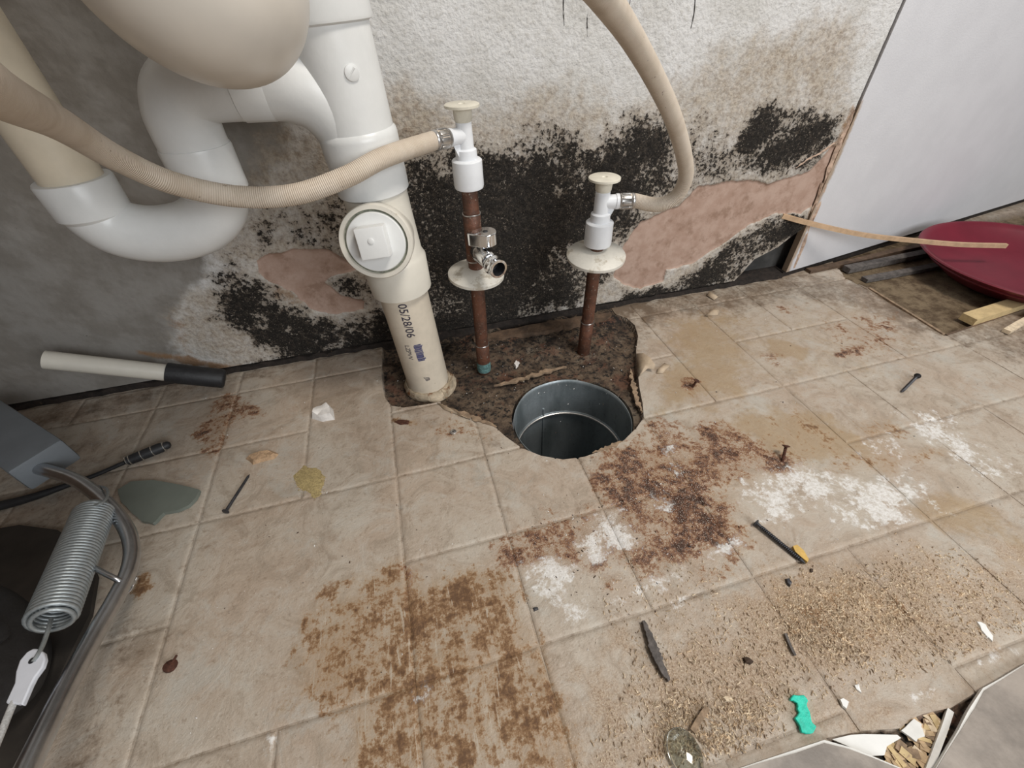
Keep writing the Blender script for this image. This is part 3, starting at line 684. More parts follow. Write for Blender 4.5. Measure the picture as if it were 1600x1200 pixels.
# ------------------------------------------------------------------ galvanised duct in the floor
t = thing('floor_duct', 'round grey galvanised metal duct sunk in the cut-out floor', 'duct')
mb = MB(); c = Vector((HC.x, HC.y, 0)); R = .0800; v = []; f = []; seg = 72
zs = [(-.003, R), (-.010, R), (-.074, R), (-.0755, R-.0012), (-.078, R-.0022), (-.0805, R-.0012), (-.082, R), (-.12, R), (-.2, R), (-.34, R)]
for z, r in zs:
    for k in range(seg):
        th = 2*math.pi*k/seg
        zz = z+(.0012*math.sin(5*th+.7)*math.sin(2*th) if z > -.02 else 0)-(.004 if z > -.02 else 0)
        v.append(c+Vector((r*math.cos(th), r*math.sin(th), zz)))
for i in range(len(zs)-1):
    for k in range(seg): f.append((i*seg+k, i*seg+(k+1) % seg, (i+1)*seg+(k+1) % seg, (i+1)*seg+k))
mb.add(v, f); o = mb.build('duct_wall', M['duct'], t, 30)
so = o.modifiers.new('thickness', 'SOLIDIFY'); so.thickness = .0008; so.offset = 1
mb = MB(); ring = [c+Vector(((R-.0016)*math.cos(a), (R-.0016)*math.sin(a), -.078)) for a in np.linspace(0, 2*math.pi, 73)]
mb.tube(ring, .0019, 8, False); mb.build('seam_bead', M['ferrule'], t)
mb = MB(); th = 1.75; sv = Vector((math.cos(th), math.sin(th), 0))
mb.tube([c+sv*(R-.0006)+Vector((0, 0, -.06)), c+sv*(R-.0006)+Vector((0, 0, -.33))], .0014, 6); mb.build('lap_seam', M['duct'], t)
mb = MB(); mb.lathe(c+Vector((0, 0, -.335)), c+Vector((0, 0, -.3)), [(0, R), (.002, R)], 48); mb.build('duct_elbow_floor', M['duct'], t)

# ------------------------------------------------------------------ white PVC drain
def sx(z): return -.0075-.047*z
SY = -.1095
def SP(z): return Vector((sx(z), SY, z))
dr = thing('drain_pipe', 'white plastic drain stack with trap and square-plug cleanout tee', 'drain pipe')
up = (SP(.5)-SP(0)).normalized()
def along(name, z0, prof, mat, parent=dr, seg=56):
    mb = MB(); mb.lathe(SP(z0), SP(z0)+up, [(a-z0, r) for a, r in prof], seg); return mb.build(name, mat, parent, 35)
riser = along('riser_pipe', -.008, [(-.008, .0302), (.19, .0302)], M['pvc_pipe'])
along('upper_pipe', .44, [(.44, .0302), (.9, .0302)], M['pvc'])
tee = along('sanitary_tee', .277, [(.277, .0345), (.279, .0368), (.33, .0378), (.334, .0372), (.3365, .0352), (.40, .0352), (.412, .0352), (.414, .0352), (.4155, .0385), (.418, .0392), (.47, .0392), (.472, .037)], M['pvc'])
# swept side branch of the tee
z0 = .3775
mb = MB(); pts = spline([(-.118, SY, z0+.001), (-.095, SY, z0+.0005), (-.072, SY, z0-.002), (-.050, SY, z0-.012), (-.034, SY, z0-.030), (-.027, SY, z0-.048)], 6)
n = len(pts); mb.tube(pts, [.0290+(.004)*(i/(n-1)) for i in range(n)], 40); mb.build('side_branch', M['pvc'], dr)
mb = MB(); mb.lathe((-.116, SY, z0+.001), (-.09, SY, z0+.0005), [(0, .0282), (.0012, .0300), (.026, .0306), (.0275, .0296)], 48); mb.build('branch_hub', M['pvc'], dr)
mb = MB(); q = SP(.383)+Vector((.010, -.0342, 0)); ca = math.radians(45)     # mould mark on the tee
mb.lathe(q+Vector((0, .003, 0)), q+Vector((.29, -1, 0)), [(0, .0062), (.0036, .0062), (.0039, .0056)], 32)
mb.tube([q+Vector((-.0032, -.0012, -.0035)), q+Vector((.0034, .0000, .0035))], .0009, 8); mb.build('mould_mark', M['pvc'], tee)
# cleanout tee and plug
z1 = .233
ct = along('cleanout_tee', .160, [(.160, .0345), (.161, .0366), (.200, .0380), (.204, .0362), (.208, .0348), (.255, .0338), (.262, .0338), (.280, .0338)], M['pvc_cream'])
ctr = SP(z1); face = Vector((-.0285, -.1690, .2465)); bd = (face-ctr).normalized(); bl = (face-ctr).length
mb = MB(); mb.lathe(ctr, face, [(.005, .0325), (bl-.026, .0335), (bl-.020, .0362), (bl-.002, .0368), (bl, .0358), (bl+.0002, .0318), (bl-.004, .0312), (bl-.004, .0290), (bl-.006, .001)], 64)
mb.build('cleanout_hub', M['pvc_cream'], dr)
mb = MB(); mb.lathe(ctr, face, [(bl-.005, .0312), (bl-.0032, .0312), (bl-.0030, .029)], 64); mb.build('plug_gap', M['groove'], dr)
plug = MB(); plug.lathe(ctr, face, [(bl-.0045, .0295), (bl-.0005, .0292), (bl+.0004, .0284), (bl+.0006, .001)], 64); plug = plug.build('cleanout_plug', M['pvc'], dr)
rx = Vector((1, 0, 0)); rx = (rx-bd*rx.dot(bd)).normalized(); rz = rx.cross(bd); rm = Matrix((rx, bd, rz)).transposed()
tl = Matrix.Rotation(math.radians(2), 3, bd)
mb = MB(); mb.box(face+bd*.0085-rz*.0028, .0285, .0170, .0300, tl @ rm, .0016); nut = mb.build('square_nut', M['pvc'], plug)
mb = MB(); q = face+bd*.0169-rz*.005-rx*.0005; mb.lathe(q, q+bd, [(0, .0029), (.0009, .0029), (.0011, .0025)], 24); mb.build('nut_pip', M['pvc'], plug)
# printing wrapped on the riser
def wrap_text(body, size, zc, ang, mat, bold=0.0, stretch=1.0):
    cu = bpy.data.curves.new('print', 'FONT'); cu.body = body; cu.size = size; cu.align_x = 'CENTER'; cu.align_y = 'CENTER'; cu.offset = bold; cu.resolution_u = 3
    ob = bpy.data.objects.new('print', cu); COL.objects.link(ob); dg = bpy.context.evaluated_depsgraph_get()
    me = bpy.data.meshes.new_from_object(ob.evaluated_get(dg)); bpy.data.objects.remove(ob)
    bm = bmesh.new(); bm.from_mesh(me); bmesh.ops.triangulate(bm, faces=bm.faces); bmesh.ops.subdivide_edges(bm, edges=bm.edges, cuts=1)
    for q in bm.verts:
        u, w = q.co.x*stretch, q.co.y; a = ang+w/.0302; z = zc-u
        q.co = SP(z)+Vector((math.sin(a), -math.cos(a), 0))*.03045
    bm.to_mesh(me); bm.free(); return link('print', me, mat, riser)
wrap_text('05/28/06', .0150, .1300, -.15, M['ink'], .00012, .95)
wrap_text('LZPVV', .0090, .0800, -.45, M['ink'], 0, .95)
wrap_text('JB', .0085, .0310, .03, M['ink'], .0001)
def stamp(z0, z1, a0, a1, mat):
    mb = MB(); v = []; f = []; nu = 8
    for k in range(nu+1):
        a = a0+(a1-a0)*k/nu
        for z in (z0, z1): v.append(SP(z)+Vector((math.sin(a), -math.cos(a), 0))*.0304)
    for k in range(nu): f.append((2*k, 2*k+1, 2*k+3, 2*k+2))
    mb.add(v, f); return mb.build('print_block', mat, riser)
rnd = random.Random(8); z = .0925
while z > .064:
    w = rnd.uniform(.0012, .0032); stamp(z-w, z, -.16+rnd.uniform(-.02, .03), .20+rnd.uniform(-.05, .03), M['ink_blue']); z -= w+rnd.uniform(.0001, .0006)
# sealant collar at the floor
mb = MB(); rnd = random.Random(3); v = []; f = []; seg = 40
for k in range(seg):
    th = 2*math.pi*k/seg; j = rnd.uniform(0, .0025)
    e = .007 if -1.6 < ((th+math.pi) % (2*math.pi))-math.pi < .2 else .0015
    for r, z in ((.0300, .002+j), (.0325+j*.6, .003+j), (.0345+e*.55+j, -.002+j*.5), (.034+e, -.008)):
        v.append(Vector((sx(0)+r*math.cos(th), SY+r*math.sin(th), z)))
for k in range(seg):
    for i in range(3): a = k*4+i; b = ((k+1) % seg)*4+i; f.append((a, b, b+1, a+1))
mb.add(v, f); mb.build('sealant_collar', M['putty'], dr, 60)
# trap
XI, XO = -.2765, -.168
mb = MB(); mb.lathe((XI, SY, .30), (XI, SY, 1), [(0, .0242), (.32, .0242)], 48); mb.build('inlet_pipe', M['pvc_yellow'], dr)
mb = MB(); mb.lathe((XI, SY, .284), (XI, SY, 1), [(0, .0262), (.004, .0298), (.032, .0302), (.0338, .0292), (.034, .0246)], 48); mb.build('inlet_hub', M['pvc'], dr)
mb = MB(); U = [(XI, SY, .300), (XI+.0008, SY, .287), (XI+.010, SY, .272), (XI+.030, SY, .2625), ((XI+XO)/2, SY, .2600), (XO-.030, SY, .2640), (XO-.010, SY, .276), (XO-.0008, SY, .291), (XO, SY, .306)]
mb.tube(spline(U, 6), .0268, 44); mb.build('trap_bend', M['pvc'], dr)
mb = MB(); mb.tube([(XI+.004, SY-.022, .272), (XI+.028, SY-.0225, .255), ((XI+XO)/2, SY-.0225, .2515), (XO-.026, SY-.0225, .258)], .0016, 8); mb.build('bend_seam', M['pvc'], dr)
mb = MB(); mb.lathe((XO, SY, .292), (XO, SY, 1), [(0, .0262), (.004, .0298), (.040, .0302), (.0425, .0296), (.0428, .0276)], 48); mb.build('outlet_hub', M['pvc'], dr)
mb = MB(); E_ = [(XO, SY, .325), (XO, SY, .345), (XO+.0015, SY, .358), (XO+.009, SY, .3715), (XO+.024, SY, .3785), (XO+.050, SY, z0+.001)]
mb.tube(spline(E_, 6), .0288, 44); mb.build('trap_elbow', M['pvc'], dr)

# ------------------------------------------------------------------ sink bowl above
def superell(cx, cy, cz, a, b, cc, e1, e2, nu=64, nv=28, low=-math.pi/2, high=0.0):
    def p(v, e): return math.copysign(abs(v)**e, v)
    v = []; f = []
    for i in range(nv+1):
        ph = low+(high-low)*i/nv
        for k in range(nu):
            th = 2*math.pi*k/nu
            v.append(Vector((cx+a*p(math.cos(ph), e1)*p(math.cos(th), e2), cy+b*p(math.cos(ph), e1)*p(math.sin(th), e2), cz+cc*p(math.sin(ph), e1))))
    for i in range(nv):
        for k in range(nu): f.append((i*nu+k, i*nu+(k+1) % nu, (i+1)*nu+(k+1) % nu, (i+1)*nu+k))
    return v, f
sk = thing('sink', 'cream enamelled sink bowl seen from below above the trap', 'sink')
sc = PL(292, -80, -.262); ra = (PL(462, -80, -.262)-sc).length; rc_ = (PL(292, 128, -.262)-sc).length
v, f = superell(0, 0, 0, ra, .085, rc_, 1, 1, 64, 36, -math.pi/2, math.pi*.35)
rot = Matrix.Rotation(math.radians(-26), 3, 'Y')
mb = MB(); mb.add([rot @ p + sc for p in v], f); bw = mb.build('bowl', M['porcelain'], sk, 60)
q = PL(378, 118, -.275); mb = MB(); mb.lathe(q+Vector((0, 0, .012)), q-Vector((0, 0, 1)), [(0, .013), (.006, .009), (.012, .0045), (.0145, .001)], 24); mb.build('drip_point', M['porcelain'], bw)
mb = MB(); mb.box((-.335, -.31, .545), .67, .31, .03, None, .01); mb.build('rim_shade_slab', M['porcelain'], sk)  # unseen sink top, extended to cast shade on the left wall and floor

# ------------------------------------------------------------------ copper supply pipes and their valves
def copper(name, label, x0, x1, y, zt, rings, parent_group):
    t = thing(name, label, 'pipe', parent_group)
    def cp(z): return Vector((x0+(x1-x0)*z/.34, y, z))
    mb = MB(); mb.tube([cp(-.010), cp(zt)], .0092, 28); mb.build('copper_tube', M['copper'], t)
    for za, zb, r in rings:
        mb = MB(); mb.lathe(cp(za), cp(zb), [(0, r-.0006), (.0008, r), (zb-za-.0008, r), (zb-za, r-.0006)], 28); mb.build('coupling', M['copper'], t)
        for zz in (za, zb):
            mb = MB(); ring = [cp(zz)+Vector((math.cos(a)*(r-.0002), math.sin(a)*(r-.0002), .0004*math.sin(3*a))) for a in np.linspace(0, 2*math.pi, 29)]
            mb.tube(ring, .0008, 6, False); mb.build('solder_ring', M['ferrule'], t)
    return t, cp
def escutcheon(t, c, r, tilt):
    mb = MB(); mb.lathe(c-tilt*.006, c+tilt, [(0, r*.94), (.0005, r), (.0042, r), (.0062, r*.93), (.0100, r*.62), (.0120, r*.40), (.0125, .0100)], 56)
    return mb.build('escutcheon', M['plate'], t)
def stop_valve(t, c, h, outdir, k=1.0):        # c: base of the compression nut
    mb = MB(); mb.lathe(c, c+Vector((0, 0, 1)), [(0, .0135*k), (.0012, .0160*k), (.004, .0168*k), (h*.36, .0165*k), (h*.375, .0152*k), (h*.38, .0118*k), (h*.49, .0115*k), (h*.50, .0102*k), (h*.51, .0090*k), (h*.80, .0084*k), (h*.81, .0075*k)], 40)
    b = mb.build('valve_body', M['nylon'], t)
    o = c+Vector((0, 0, h*.655)); d = outdir.normalized()
    mb = MB(); mb.lathe(o, o+d, [(0, .0078*k), (.017, .0078*k), (.0172, .0086*k), (.021, .0086*k)], 28)
    w = Vector((0, .0025, 0)); g = [o+d*.004+Vector((0, 0, -.004)), o+d*.017+Vector((0, 0, -.006)), o+d*.010+Vector((0, 0, -h*.24)), o+d*.004+Vector((0, 0, -h*.24))]
    mb.prism([p-w for p in g], w*2); mb.build('outlet', M['nylon'], t)
    mb = MB(); q = c+Vector((0, 0, h*.80)); mb.lathe(q, q+Vector((0, 0, 1)), [(0, .0078*k), (h*.03, .0092*k), (h*.14, .0100*k), (h*.16, .0168*k), (h*.165, .0180*k), (h*.192, .0180*k), (h*.20, .0168*k), (h*.20, .0035), (h*.185, .0025)], 40)
    hd = mb.build('handle', M['nylon_old'], t)
    return o+d*.021, d

t, cp = copper('supply_pipe', 'taller copper supply pipe with chrome side valve beside the drain stack', .0795, .0835, -.1025, .275,
               [(.180, .238, .0106), (-.010, .046, .0100)], None)
escutcheon(t, cp(.163), .0365, Vector((.05, -.06, 1)).normalized())
mb = MB(); mb.lathe(cp(.010), cp(.02), [(-.014, .0104), (-.008, .0108), (-.002, .0106), (.003, .0100)], 20); mb.build('verdigris_patch', M['verdigris'], t)
hA0, hAd = stop_valve(t, cp(.266), .082, Vector((-1, -.55, .05)), 1.0)
# chrome valve soldered to the side
cd = Vector((.16, -1, .03)).normalized(); b0 = cp(.1985); ux = Vector((1, .16, 0)).normalized(); uz = Vector((0, 0, 1))
mb = MB(); mb.lathe(b0, b0+cd, [(.004, .0100), (.016, .0102), (.0165, .0112), (.018, .0112), (.019, .010)], 28); mb.build('side_tee', M['copper'], t)
mb = MB(); mb.lathe(b0, b0+cd, [(.017, .0100), (.019, .0118), (.030, .0122), (.036, .0108), (.050, .0100), (.052, .0085)], 32); cv = mb.build('chrome_valve', M['chrome'], t)
q = b0+cd*.045-uz*.002; od = (cd+Vector((.16, 0, -.05))).normalized()
mb = MB(); mb.lathe(q, q+od, [(0, .0090), (.006, .0098), (.010, .0112), (.0115, .0118), (.014, .0118), (.0155, .0108), (.022, .0106), (.0235, .0112), (.025, .0108), (.0252, .0082)], 36, False); mb.build('outlet_nozzle', M['chrome'], cv)
mb = MB(); mb.lathe(q, q+od, [(.0252, .0082), (.010, .0078), (.0099, .0005)], 36, False); mb.build('bore', M['iron'], cv)
mb = MB(); q = b0+cd*.030; mb.lathe(q, q+uz, [(.008, .0055), (.016, .0055)], 20); mb.build('valve_stem', M['chrome'], cv)
h = b0+cd*.031+uz*.0135; hx = (ux+Vector((0, -.25, 0))).normalized(); hy = uz.cross(hx)
prof = []
for a in np.linspace(-math.pi*.55, math.pi*.55, 18): prof.append((.0045+.0132*math.cos(a), .0132*math.sin(a)))
for px_, py_ in ((-.006, .0085), (-.0135, .0045), (-.0165, .0015), (-.0165, -.0015), (-.0135, -.0045), (-.006, -.0085)): prof.append((px_, py_))
mb = MB(); mb.prism([h+hx*a+hy*b for a, b in prof], uz*.0145); ho = mb.build('lever_handle', M['chrome'], cv, 45)
bv = ho.modifiers.new('edge', 'BEVEL'); bv.width = .0008; bv.segments = 2; bv.limit_method = 'ANGLE'
mb = MB(); mb.lathe(h+hx*.0045+uz*.0145, h+hx*.0045+uz, [(0, .0030), (.0004, .0030), (.0005, .0024)], 20); mb.build('lever_screw', M['iron'], cv)

t, cp2 = copper('supply_pipe', 'shorter copper supply pipe behind the open floor duct', .2452, .2520, -.1036, .185, [(-.010, .052, .0100)], None)
escutcheon(t, cp2(.163), .0400, Vector((-.03, -.10, 1)).normalized())
hB0, hBd = stop_valve(t, cp2(.1745), .0865, Vector((1, -.25, 0)), 1.08)

# ------------------------------------------------------------------ hoses
def hose(name, label, start, d, ctrl, r):
    t = thing(name, label, 'hose')
    P = [start+d*.020]+[Vector(c) for c in ctrl]
    P = [start+d*.004, start+d*.012]+P
    mb = MB(); mb.tube(spline(P, 22), r, 28); mb.build('braided_tube', M['hose'], t, 60)
    mb = MB(); mb.lathe(start+d*.0003, start+d, [(0, .0086), (.0015, .0096), (.0024, .0096), (.003, .0088), (.0145, .0088), (.0155, .0096), (.018, .0096), (.019, .0088)], 32); fr = mb.build('ferrule', M['ferrule'], t)
    u = d.orthogonal().normalized(); w = d.cross(u)
    for k in range(8):
        a = 2*math.pi*k/8; n_ = u*math.cos(a)+w*math.sin(a); tt = d.cross(n_)
        mb = MB(); mb.box(start+d*.0088+n_*.0090, .0105, .0042, .0016, Matrix((d, tt, n_)).transposed(), .0005); mb.build('crimp', M['ferrule'], fr)
    return t
hose('supply_hose', 'long cream braided hose crossing in front of the drain stack', hA0, hAd,
     [PL(600, 246, -.158), PL(540, 277, -.172), PL(460, 304, -.178), PL(370, 307, -.182), PL(270, 286, -.195), PL(180, 246, -.225), PL(95, 195, -.285), PL(5, 150, -.375), PL(-90, 95, -.44), PL(-300, 20, -.5), PL(-700, -100, -.53)], .0088)
hose('supply_hose', 'cream braided hose looping up from the shorter copper pipe', hB0, hBd,
     [PL(1028, 320, -.122), PL(1056, 307, -.130), PL(1071, 278, -.140), PL(1068, 240, -.155), PL(1050, 180, -.180), PL(1022, 120, -.205), PL(985, 55, -.245), PL(940, -10, -.30), PL(900, -60, -.34), PL(862, -120, -.372), PL(825, -190, -.40), PL(795, -270, -.42)], .0086)

# ------------------------------------------------------------------ red basin and the lath across it
BC = Vector((1.105, -.150, 0))
t = thing('basin', 'shallow dark red plastic basin standing by the white wall', 'basin')
mb = MB(); mb.lathe(BC, BC+Vector((0, 0, 1)), [(.0005, .100), (.001, .118), (.005, .124), (.033, .160), (.036, .168), (.040, .1725), (.042, .171), (.0415, .166), (.035, .158), (.007, .118), (.005, .05), (.005, .001)], 72); mb.build('basin_shell', M['red'], t)
mb = MB(); ring = [BC+Vector((.152*math.cos(a), .152*math.sin(a), .0265)) for a in np.linspace(0, 2*math.pi, 73)]; mb.tube(ring, .0022, 8, False); mb.build('rib', M['red'], t)
def slab_path(name, pts, w, h, mat, parent=None, side=None, rough=0.0):
    c = spline(pts, 8); mb = MB(); v = []; f = []; rnd = random.Random(len(name)+int(pts[0][0]*1e4)); w0 = w
    for i, p in enumerate(c):
        tn = (c[min(i+1, len(c)-1)]-c[max(i-1, 0)]).normalized(); s = Vector(side) if side else Vector((0, 0, 1)).cross(tn).normalized(); u = tn.cross(s).normalized()
        if rough: w = w0*(1+rough*rnd.uniform(-1, 1))*(.25+.75*math.sin(math.pi*(i+.3)/(len(c)-.4))); p = p+s*w0*rough*.35*rnd.uniform(-1, 1)
        for a, b in ((-1, -1), (1, -1), (1, 1), (-1, 1)): v.append(p+s*a*w/2+u*b*h/2)
    for i in range(len(c)-1):
        for k in range(4): f.append((4*i+k, 4*i+(k+1) % 4, 4*i+4+(k+1) % 4, 4*i+4+k))
    f += [(3, 2, 1, 0), tuple(len(v)-4+k for k in range(4))]
    mb.add(v, f); return mb.build(name, mat, parent, 30)
o = slab_path('wooden_lath', [PL(1222, 337, -.006), PL(1270, 350, -.025), FL(1350, 367, .078), FL(1430, 376, .058), FL(1500, 382, .049), FL(1572, 384, .0465)], .006, .0075, M['lath'])
tag(o, 'thin raw wooden lath leaning from the wall onto the red basin', 'lath')
o = slab_path('wood_batten', [FL(1512, 499, .006), FL(1560, 484, .006), FL(1640, 458, .006)], .022, .012, M['pale_wood']); tag(o, 'pale wooden batten lying in front of the red basin', 'batten')
o = slab_path('wood_splinter', [FL(1572, 518, .004), FL(1600, 502, .004), FL(1630, 488, .004)], .010, .006, M['dust_pale']); tag(o, 'pale split piece of wood at the right edge beside the batten', 'splinter')
# timber along the right wall, and the lip of the opening (part of the floor)
for pts, w, h, mt in (([FL(1322, 421, .002), FL(1400, 405, .002), FL(1500, 384, .002), FL(1640, 352, .002)], .016, .010, M['grey_wood']),
                      ([FL(1350, 437, -.001), FL(1420, 424, -.001), FL(1520, 404, -.001), FL(1640, 378, -.001)], .014, .007, M['grey_wood']),
                      ([FL(1262, 424, .001), FL(1330, 410, .001), FL(1400, 393, .001), FL(1500, 372, .001)], .013, .008, M['brown_wood'])):
    slab_path('floor_board', pts, w, h, mt, floor)
slab_path('floor_lip', [FL(1358, 451, .000), FL(1415, 486, .000), FL(1474, 523, .000)], .0045, .004, M['rope_wood'], floor)
slab_path('floor_lip', [FL(1478, 524, -.001), FL(1530, 507, -.001), FL(1600, 483, -.001)], .003, .003, M['brown_wood'], floor)
# timber in the pipe cut-out
slab_path('floor_board', [FL(740, 533, -.002), FL(850, 513, -.002), FL(955, 494, -.002)], .026, .010, M['brown_wood'], floor, None, .3)
slab_path('torn_edge', [FL(772, 603, -.002), FL(815, 592, -.001), FL(850, 582, -.001), FL(885, 574, -.002)], .007, .003, M['rope_wood'], floor, None, .7)
slab_path('torn_edge', [FL(985, 577, -.002), FL(989, 600, -.001), FL(996, 628, -.001), FL(1003, 646, -.002)], .006, .003, M['rope_wood'], floor, None, .7)
slab_path('torn_edge', [FL(690, 632, .0005), FL(715, 645, .0015), FL(745, 654, .001), FL(775, 668, .0005)], .007, .0012, M['rope_wood'], floor, None, .7)
slab_path('torn_edge', [FL(925, 708, -.002), FL(950, 700, -.001), FL(972, 690, -.001)], .006, .003, M['rope_wood'], floor, None, .7)

# curled flaps of the vinyl beside the cut-out
def flap(pts, mat, parent, thick=.0009):
    mb = MB(); n = len(pts); c = sum((Vector(p) for p in pts), Vector())/n
    v = [Vector(p) for p in pts]+[c+Vector((0, 0, .0015))]; f = [(i, (i+1) % n, n) for i in range(n)]; mb.add(v, f)
    o = mb.build('vinyl_flap', mat, parent, 70); so = o.modifiers.new('thickness', 'SOLIDIFY'); so.thickness = thick; return o
M['vinyl_back'] = simple('vinyl_backing', (0.47, 0.37, 0.265), 0.7, var=0.12, scale=80, bump=0.0005)
flap([FL(995, 553, .001), FL(1005, 552, .008), FL(1016, 559, .013), FL(1024, 570, .011), FL(1022, 577, .006), FL(1012, 576, .005), FL(1003, 584, .002), FL(997, 590, .001)], M['vinyl_back'], floor)
flap([FL(1026, 583, .001), FL(1028, 576, .003), FL(1038, 567, .003), FL(1048, 571, .002), FL(1040, 578, .001), FL(1036, 583, .001)], M['vinyl_back'], floor)
flap([FL(683, 629, .001), FL(700, 636, .003), FL(722, 650, .003), FL(735, 656, .001), FL(712, 647, .001), FL(694, 640, .001)], M['vinyl_back'], floor)
flap([FL(1104, 462, .001), FL(1108, 455, .006), FL(1122, 464, .005), FL(1116, 469, .001)], M['vinyl_back'], floor)
flap([FL(1100, 494, .001), FL(1114, 482, .005), FL(1124, 484, .006), FL(1122, 492, .001)], M['vinyl_back'], floor)

# ------------------------------------------------------------------ loose sheets and bare flakes at the front right
def sheet(name, label, pts, z, th, seed):
    t = thing(name, label, 'vinyl sheet')
    P = [FL(*p, z) for p in pts]
    mb = MB(); mb.prism(P, (0, 0, -th)); mb.build('sheet_core', M['core'], t, 30)
    c = sum(P, Vector())/len(P); Q = [p+(c-p).normalized()*.0021+Vector((0, 0, .0004)) for p in P]
    mb = MB(); mb.prism(Q, (0, 0, -.0004)); mb.build('sheet_face', M['sheet'], t, 30)
    return t
sheet('vinyl_sheet', 'cut grey vinyl sheet with white edge at the front right corner', [(1462, 1200), (1474, 1180), (1498, 1140), (1512, 1112), (1518, 1102), (1536, 1075), (1560, 1062), (1600, 1038), (1700, 990), (1760, 1060), (1660, 1300), (1440, 1300), (1430, 1262)], .0045, .0042, 1)
sheet('vinyl_sheet', 'grey vinyl sheet with thin white edge at the bottom beside the teal scrap', [(1288, 1156), (1330, 1168), (1370, 1184), (1410, 1201), (1440, 1225), (1400, 1320), (1120, 1320), (1080, 1226), (1180, 1192), (1240, 1172)], .0035, .0032, 2)
mb = MB(); mb.prism([FL(*p, -.001) for p in ((1300, 1155), (1330, 1148), (1350, 1147), (1402, 1148), (1408, 1153), (1386, 1166), (1382, 1180), (1362, 1181), (1330, 1168))], (0, 0, -.002))
o = mb.build('white_backing', M['white_chip'], floor)
slab_path('white_edge', [FL(1484, 1110, -.001), FL(1474, 1140, -.001), FL(1462, 1172, -.001), FL(1446, 1215, -.001)], .004, .003, M['core'], floor)
rnd = random.Random(21); hole = flp([(1395, 1150), (1425, 1126), (1480, 1112), (1470, 1140), (1445, 1205), (1405, 1210), (1385, 1180)])
hx0, hx1 = min(p[0] for p in hole), max(p[0] for p in hole); hy0, hy1 = min(p[1] for p in hole), max(p[1] for p in hole)
k = 0
while k < 60:
    x, y = rnd.uniform(hx0, hx1), rnd.uniform(hy0, hy1)
    if sdf(np.array([x]), np.array([y]), hole)[0] < .001: continue
    L, W = rnd.uniform(.006, .015), rnd.uniform(.0025, .0075)
    mb = MB(); mb.box((x, y, -.0038+rnd.uniform(0, .0022)), L, W, .0006, Matrix.Rotation(rnd.gauss(1.9, .5), 3, 'Z') @ Matrix.Rotation(rnd.uniform(-.15, .15), 3, 'Y'))
    mb.build('wood_flake', rnd.choice([M['osb'], M['osb'], M['dust_pale'], M['pale_wood'], M['rope_wood']]), floor, None); k += 1
mb = MB(); mb.prism(rag([FL(*p, .001) for p in ((1408, 1140), (1428, 1124), (1440, 1130), (1444, 1150), (1430, 1158))], .0006, 4), (0, 0, -.002)); mb.build('white_backing', M['core'], floor)

# ------------------------------------------------------------------ things at the left edge: frame with spring
M['shade_plate'] = simple('dark_shade_plate', (0.030, 0.025, 0.021), 0.6, var=0.25, scale=40)  # near-black colour standing for deep shade on the floor
fr = thing('folding_frame', 'bent steel tube frame with grey sleeve and coil spring at the left edge', 'frame')
tp = spline([FL(40, 727, .060), FL(76, 736, .060), FL(122, 752, .058), FL(165, 785, .055), FL(195, 822, .052), FL(206, 856, .051), FL(201, 892, .053), FL(180, 936, .058), FL(148, 992, .066), FL(110, 1062, .078), (FL(62, 1160, .095)), FL(0, 1290, .110)], 10)
mb = MB(); mb.tube(tp, .0066, 24); mb.build('steel_tube', M['steel'], fr, 60)
a, b = FL(2, 676, .060), FL(70, 724, .060); dd = (b-a).normalized(); s = dd.cross(Vector((0, 0, 1))).normalized(); u = s.cross(dd)
mb = MB(); mb.box((a+b)/2-dd*.03, (b-a).length+.07, .050, .034, Matrix((dd, s, u)).transposed(), .004); mb.build('plastic_sleeve', M['sleeve'], fr)
# spring: closely wound coils
s0, s1 = FL(150, 793, .062), FL(78, 972, .078); ax_ = (s1-s0).normalized(); L = (s1-s0).length; u = ax_.orthogonal().normalized(); w = ax_.cross(u)
turns = 38; pts = []; nn = turns*22
for i in range(nn+1):
    q = i/nn; r = .0148*min(1, .55+q*8)*min(1, .7+(1-q)*10); th = 2*math.pi*turns*q
    pts.append(s0+ax_*L*q+(u*math.cos(th)+w*math.sin(th))*r)
mb = MB(); mb.tube(pts, L/turns*.52, 8); mb.build('coil_spring', M['spring'], fr, 70)
hk = spline([s0+ax_*.004, FL(137, 792, .072), FL(156, 788, .077), FL(168, 775, .070), FL(166, 763, .062), FL(155, 760, .052)], 8)
mb = MB(); mb.tube(hk, .0013, 8); mb.build('spring_hook', M['spring'], fr)
lk0, lk1 = FL(58, 1030, .088), FL(22, 1092, .096)
mb = MB(); mb.tube(spline([s1-ax_*.003, FL(75, 985, .083), FL(68, 1005, .086), FL(60, 1022, .089), FL(52, 1034, .089)], 8), .0015, 8); mb.build('wire_hook', M['spring'], fr)
P = [FL(*p, .089) for p in ((60, 1014), (68, 1020), (70, 1030), (66, 1042), (54, 1058), (48, 1070), (34, 1102), (30, 1100), (26, 1101), (20, 1099), (14, 1101), (8, 1098), (22, 1068), (24, 1050), (30, 1032), (42, 1018), (52, 1013))]
mb = MB(); mb.prism(P, (0, 0, -.004)); ln = mb.build('link_plate', M['white_link'], fr); bv = ln.modifiers.new('edge', 'BEVEL'); bv.width = .0009; bv.segments = 2; bv.limit_method = 'ANGLE'
mb = MB(); q = FL(50, 1032, .0892); mb.lathe(q, q+Vector((0, 0, 1)), [(0, .0022), (.0003, .0020)], 16); mb.build('link_hole', M['black'], ln)
mb = MB(); mb.tube(spline([FL(22, 1096, .087), FL(12, 1120, .088), FL(0, 1150, .090), FL(-30, 1220, .094)], 8), .0021, 12); mb.build('cord', M['cord'], fr)
